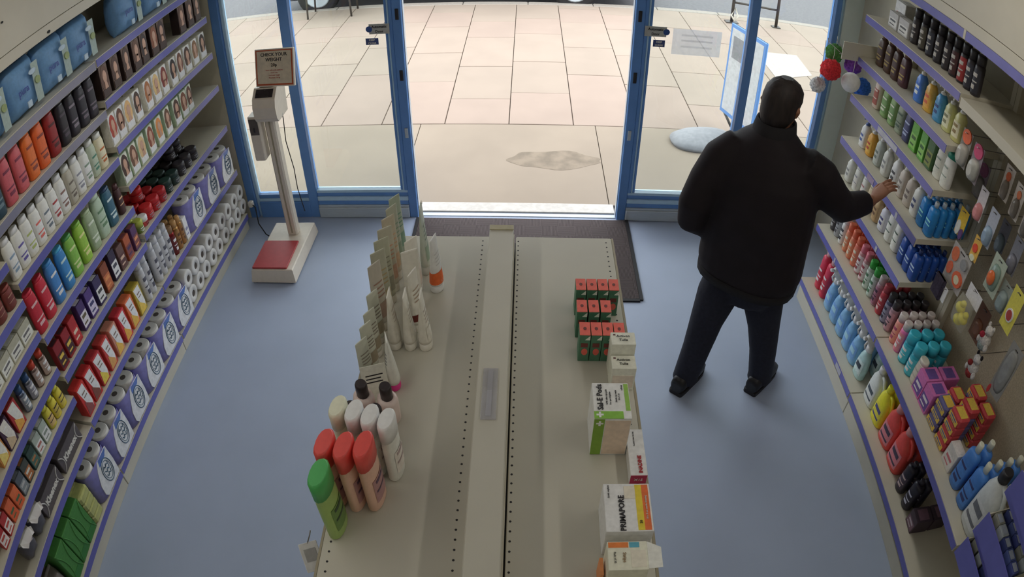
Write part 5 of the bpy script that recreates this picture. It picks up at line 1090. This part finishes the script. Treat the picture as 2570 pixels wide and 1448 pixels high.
jk.rings(oriented([(1.03, 2.37, .735, .19, .15, 2.3), (1.03, 2.37, .75, .235, .175, 2.4), (1.03, 2.37, .80, .25, .18, 2.5), (1.025, 2.37, .93, .245, .175, 2.5), (1.02, 2.37, 1.05, .245, .18, 2.4), (1.015, 2.38, 1.17, .245, .178, 2.4),
                   (1.01, 2.39, 1.27, .235, .17, 2.4), (1.01, 2.40, 1.35, .20, .145, 2.2), (1.01, 2.405, 1.41, .145, .12, 2.1), (1.015, 2.41, 1.455, .09, .09, 2), (1.015, 2.412, 1.49, .075, .08, 2)]), 0, True)
jk.tube([(1.13, 2.31, 1.36), (1.22, 2.30, 1.31), (1.31, 2.31, 1.21), (1.39, 2.33, 1.15), (1.47, 2.36, 1.145), (1.54, 2.385, 1.15)], [.08, .084, .080, .074, .064, .056], 16)
jk.tube([(.89, 2.45, 1.36), (.815, 2.44, 1.30), (.765, 2.42, 1.2), (.725, 2.40, 1.09), (.725, 2.41, 1.0), (.79, 2.46, .94)], [.075, .082, .080, .076, .066, .055], 16)
jo = build('jacket', jk.xf(pinv), mat('black_padded_nylon', C(36, 30, 33), rough=.75, noise=.08, nscale=14, bump=.6, spec=.25), PX); remesh(jo, .011, 5)
build('jacket_hem', M().rings(oriented([(1.03, 2.37, .73, .232, .172, 2.4), (1.03, 2.37, .725, .242, .182, 2.4), (1.03, 2.37, .76, .243, .183, 2.4), (1.03, 2.37, .765, .238, .178, 2.4)]), 0, True, False, False).xf(pinv), mat('ribbed_black_knit', C(28, 25, 28), rough=.9, bump=.5), jo)
build('collar', M().rings(oriented([(1.015, 2.412, 1.44, .098, .098, 2), (1.016, 2.413, 1.50, .086, .090, 2), (1.016, 2.413, 1.50, .078, .082, 2), (1.015, 2.412, 1.45, .080, .082, 2)]), 0, True, False, False).xf(pinv), MATS['ribbed_black_knit'], jo)
jn = M()
jn.rings(oriented([(1.03, 2.37, .62, .15, .12, 2.3), (1.03, 2.37, .70, .185, .135, 2.4), (1.03, 2.37, .82, .18, .13, 2.4)]), 0, True)
jn.tube([(.955, 2.40, .72), (.915, 2.385, .60), (.885, 2.365, .45), (.865, 2.35, .28), (.845, 2.345, .10), (.843, 2.345, .055)], [.108, .101, .082, .072, .067, .068], 18)
jn.tube([(1.105, 2.345, .72), (1.135, 2.34, .60), (1.175, 2.335, .45), (1.215, 2.335, .28), (1.25, 2.34, .10), (1.252, 2.34, .055)], [.108, .101, .082, .072, .067, .068], 18)
jno = build('jeans', jn.xf(pinv), mat('dark_denim', C(36, 38, 52), rough=.9, noise=.12, nscale=60, bump=.4), PX); remesh(jno, .010, 4)
def shoe(x, y, a, label=None):
    d = Vector((cos(a), sin(a), 0)); n = Vector((-sin(a), cos(a), 0)); R = []
    prof = [(-.075, .030, .055), (-.068, .038, .085), (-.03, .042, .095), (.03, .044, .085), (.09, .048, .06), (.14, .046, .048), (.18, .034, .038), (.195, .018, .028)]
    for t, w_, h in prof:
        R.append([tuple(Vector((x, y, 0))+d*t+n*(spow(cos(2*pi*i/16), .8)*w_)+Vector((0, 0, .022+h*.5+spow(sin(2*pi*i/16), .8)*h*.5))) for i in range(16)])
    o = build('shoe', M().rings(R, 0, True).xf(pinv), mat('black_leather', C(26, 24, 28), rough=.45), PX)
    so = [tuple((Vector((x, y, 0))+d*t+n*w_)[:2]) for t, w_, h in prof]+[tuple((Vector((x, y, 0))+d*t-n*w_)[:2]) for t, w_, h in reversed(prof)]
    build('sole', M().prism(so, .001, .026).xf(pinv), mat('dark_sole', C(44, 42, 46), rough=.8), o)
shoe(.835, 2.335, .86); shoe(1.245, 2.33, .80)
# body: one continuous figure (trunk, neck, head with face, arms and five-fingered hands)
bd = M()
bd.rings(oriented([(1.03, 2.37, .66, .12, .09, 2.2), (1.03, 2.37, .8, .16, .11, 2.3), (1.025, 2.37, 1.0, .14, .10, 2.3), (1.01, 2.39, 1.25, .17, .12, 2.3), (1.01, 2.40, 1.38, .14, .09, 2.2), (1.015, 2.405, 1.43, .062, .062, 2), (1.018, 2.41, 1.50, .056, .058, 2)]), 0, True)
for a_ in ([(.955, 2.40, .72), (.885, 2.365, .45), (.845, 2.345, .09), (.86, 2.36, .05)], [(1.105, 2.345, .72), (1.175, 2.335, .45), (1.25, 2.34, .09), (1.26, 2.35, .05)]): bd.tube(a_, [.075, .052, .038, .034], 12)
hc = Vector((1.03, 2.425, 1.565)); F2 = Vector((.70, .70, -.12)).normalized(); R2 = Vector((.70, -.70, 0)).normalized(); U2 = R2.cross(F2).normalized()
def hp(a, b, c): return tuple(hc+R2*a+F2*b+U2*c)
R = []
for c_, ra, rf, of in ((-.105, .034, .040, .02), (-.09, .048, .058, .018), (-.06, .060, .075, .01), (-.02, .070, .090, .0), (.02, .075, .096, -.004), (.06, .070, .088, -.006), (.09, .050, .064, -.006), (.106, .022, .030, -.006)):
    R.append([hp(cos(2*pi*i/20)*ra, of+sin(2*pi*i/20)*rf, c_) for i in range(20)])
bd.rings(R, 0, True)
bd.tube([hp(0, .088, .012), hp(0, .104, -.012), hp(0, .112, -.028), hp(0, .092, -.036)], [.009, .011, .014, .008], 10)      # nose
bd.tube([hp(-.024, .086, -.060), hp(0, .094, -.062), hp(.024, .086, -.060)], [.005, .008, .005], 8)                         # lips
bd.tube([hp(-.04, .080, .026), hp(-.015, .090, .024), hp(.015, .090, .024), hp(.04, .080, .026)], [.006, .007, .007, .006], 8)  # brow
for s_ in (-1, 1): bd.tube([hp(s_*.072, -.012, .02), hp(s_*.082, -.018, .0), hp(s_*.074, -.008, -.032)], [.010, .013, .007], 8)   # ears
bd.tube([(1.24, 2.30, 1.32), (1.39, 2.33, 1.15), (1.55, 2.385, 1.15), (1.575, 2.392, 1.158)], [.05, .045, .030, .027], 12)
bd.tube([(.80, 2.44, 1.30), (.725, 2.40, 1.09), (.80, 2.47, .93), (.82, 2.48, .92)], [.05, .045, .030, .026], 12)
def hand(w0, dirv, palmn, curl, spread=1.0):
    """palm and five fingers; w0 wrist, dirv along the fingers, palmn out of the palm"""
    dirv = Vector(dirv).normalized(); palmn = Vector(palmn).normalized(); side = dirv.cross(palmn).normalized(); w0 = Vector(w0)
    pts = [w0, w0+dirv*.03, w0+dirv*.06, w0+dirv*.088]
    Rr = []
    for q, wd, th in zip(pts, (.026, .034, .040, .040), (.018, .016, .014, .012)):
        Rr.append([tuple(q+side*spow(cos(2*pi*i/14), .8)*wd+palmn*spow(sin(2*pi*i/14), .8)*th) for i in range(14)])
    bd.rings(Rr, 0, True)
    for k, (ln, off) in enumerate(((.066, .030), (.076, .010), (.072, -.010), (.056, -.029))):
        a = w0+dirv*.082+side*off; d = (dirv+side*off*3*spread).normalized(); P_ = [a-d*.012, a]; ang = 0
        for seg in (.45, .32, .23):
            ang += curl*(.8+.1*k); dd = d*cos(ang)+palmn*sin(ang); P_.append(P_[-1]+dd*ln*seg)
        bd.tube(P_, [.009, .0092, .0085, .0078, .0062], 8)
    a = w0+dirv*.022+side*.026; P_ = [a, a+side*.022+dirv*.022+palmn*.008, a+side*.032+dirv*.046+palmn*.018, a+side*.032+dirv*.066+palmn*.028]
    bd.tube(P_, [.012, .011, .0095, .007], 8)
hand((1.575, 2.392, 1.16), (.62, .06, .78), (.75, .1, -.65), .38)
hand((.82, 2.482, .918), (.85, .45, -.3), (-.3, -.2, -1), .35)
bo = build('body', bd.xf(pinv), mat('skin', C(150, 104, 80), rough=.6, noise=.04, spec=.3), PX); remesh(bo, .0048, 4)
# hair, eyes
R = []
for c_, ra, rf, of in ((-.075, .058, .052, -.045), (-.04, .074, .074, -.032), (.0, .080, .086, -.020), (.035, .083, .098, -.012), (.07, .078, .094, -.008), (.098, .058, .072, -.008), (.116, .026, .034, -.008)):
    R.append([hp(cos(2*pi*i/28)*ra*(1+.02*sin(7*i)), of+sin(2*pi*i/28)*rf*(1+.02*cos(5*i)), c_+.003*sin(3*i)) for i in range(28)])
build('hair', M().rings(R, 0, True).xf(pinv), mat('dark_brown_hair', C(44, 32, 28), rough=.65, noise=.3, nscale=70, bump=.8, stretch=(1, 1, .15)), bo)
for s_ in (-1, 1): build('eye', M().ball(hp(s_*.028, .082, .004), .010).xf(pinv), white, bo)
# the small grey phone in the right-hand pocket side
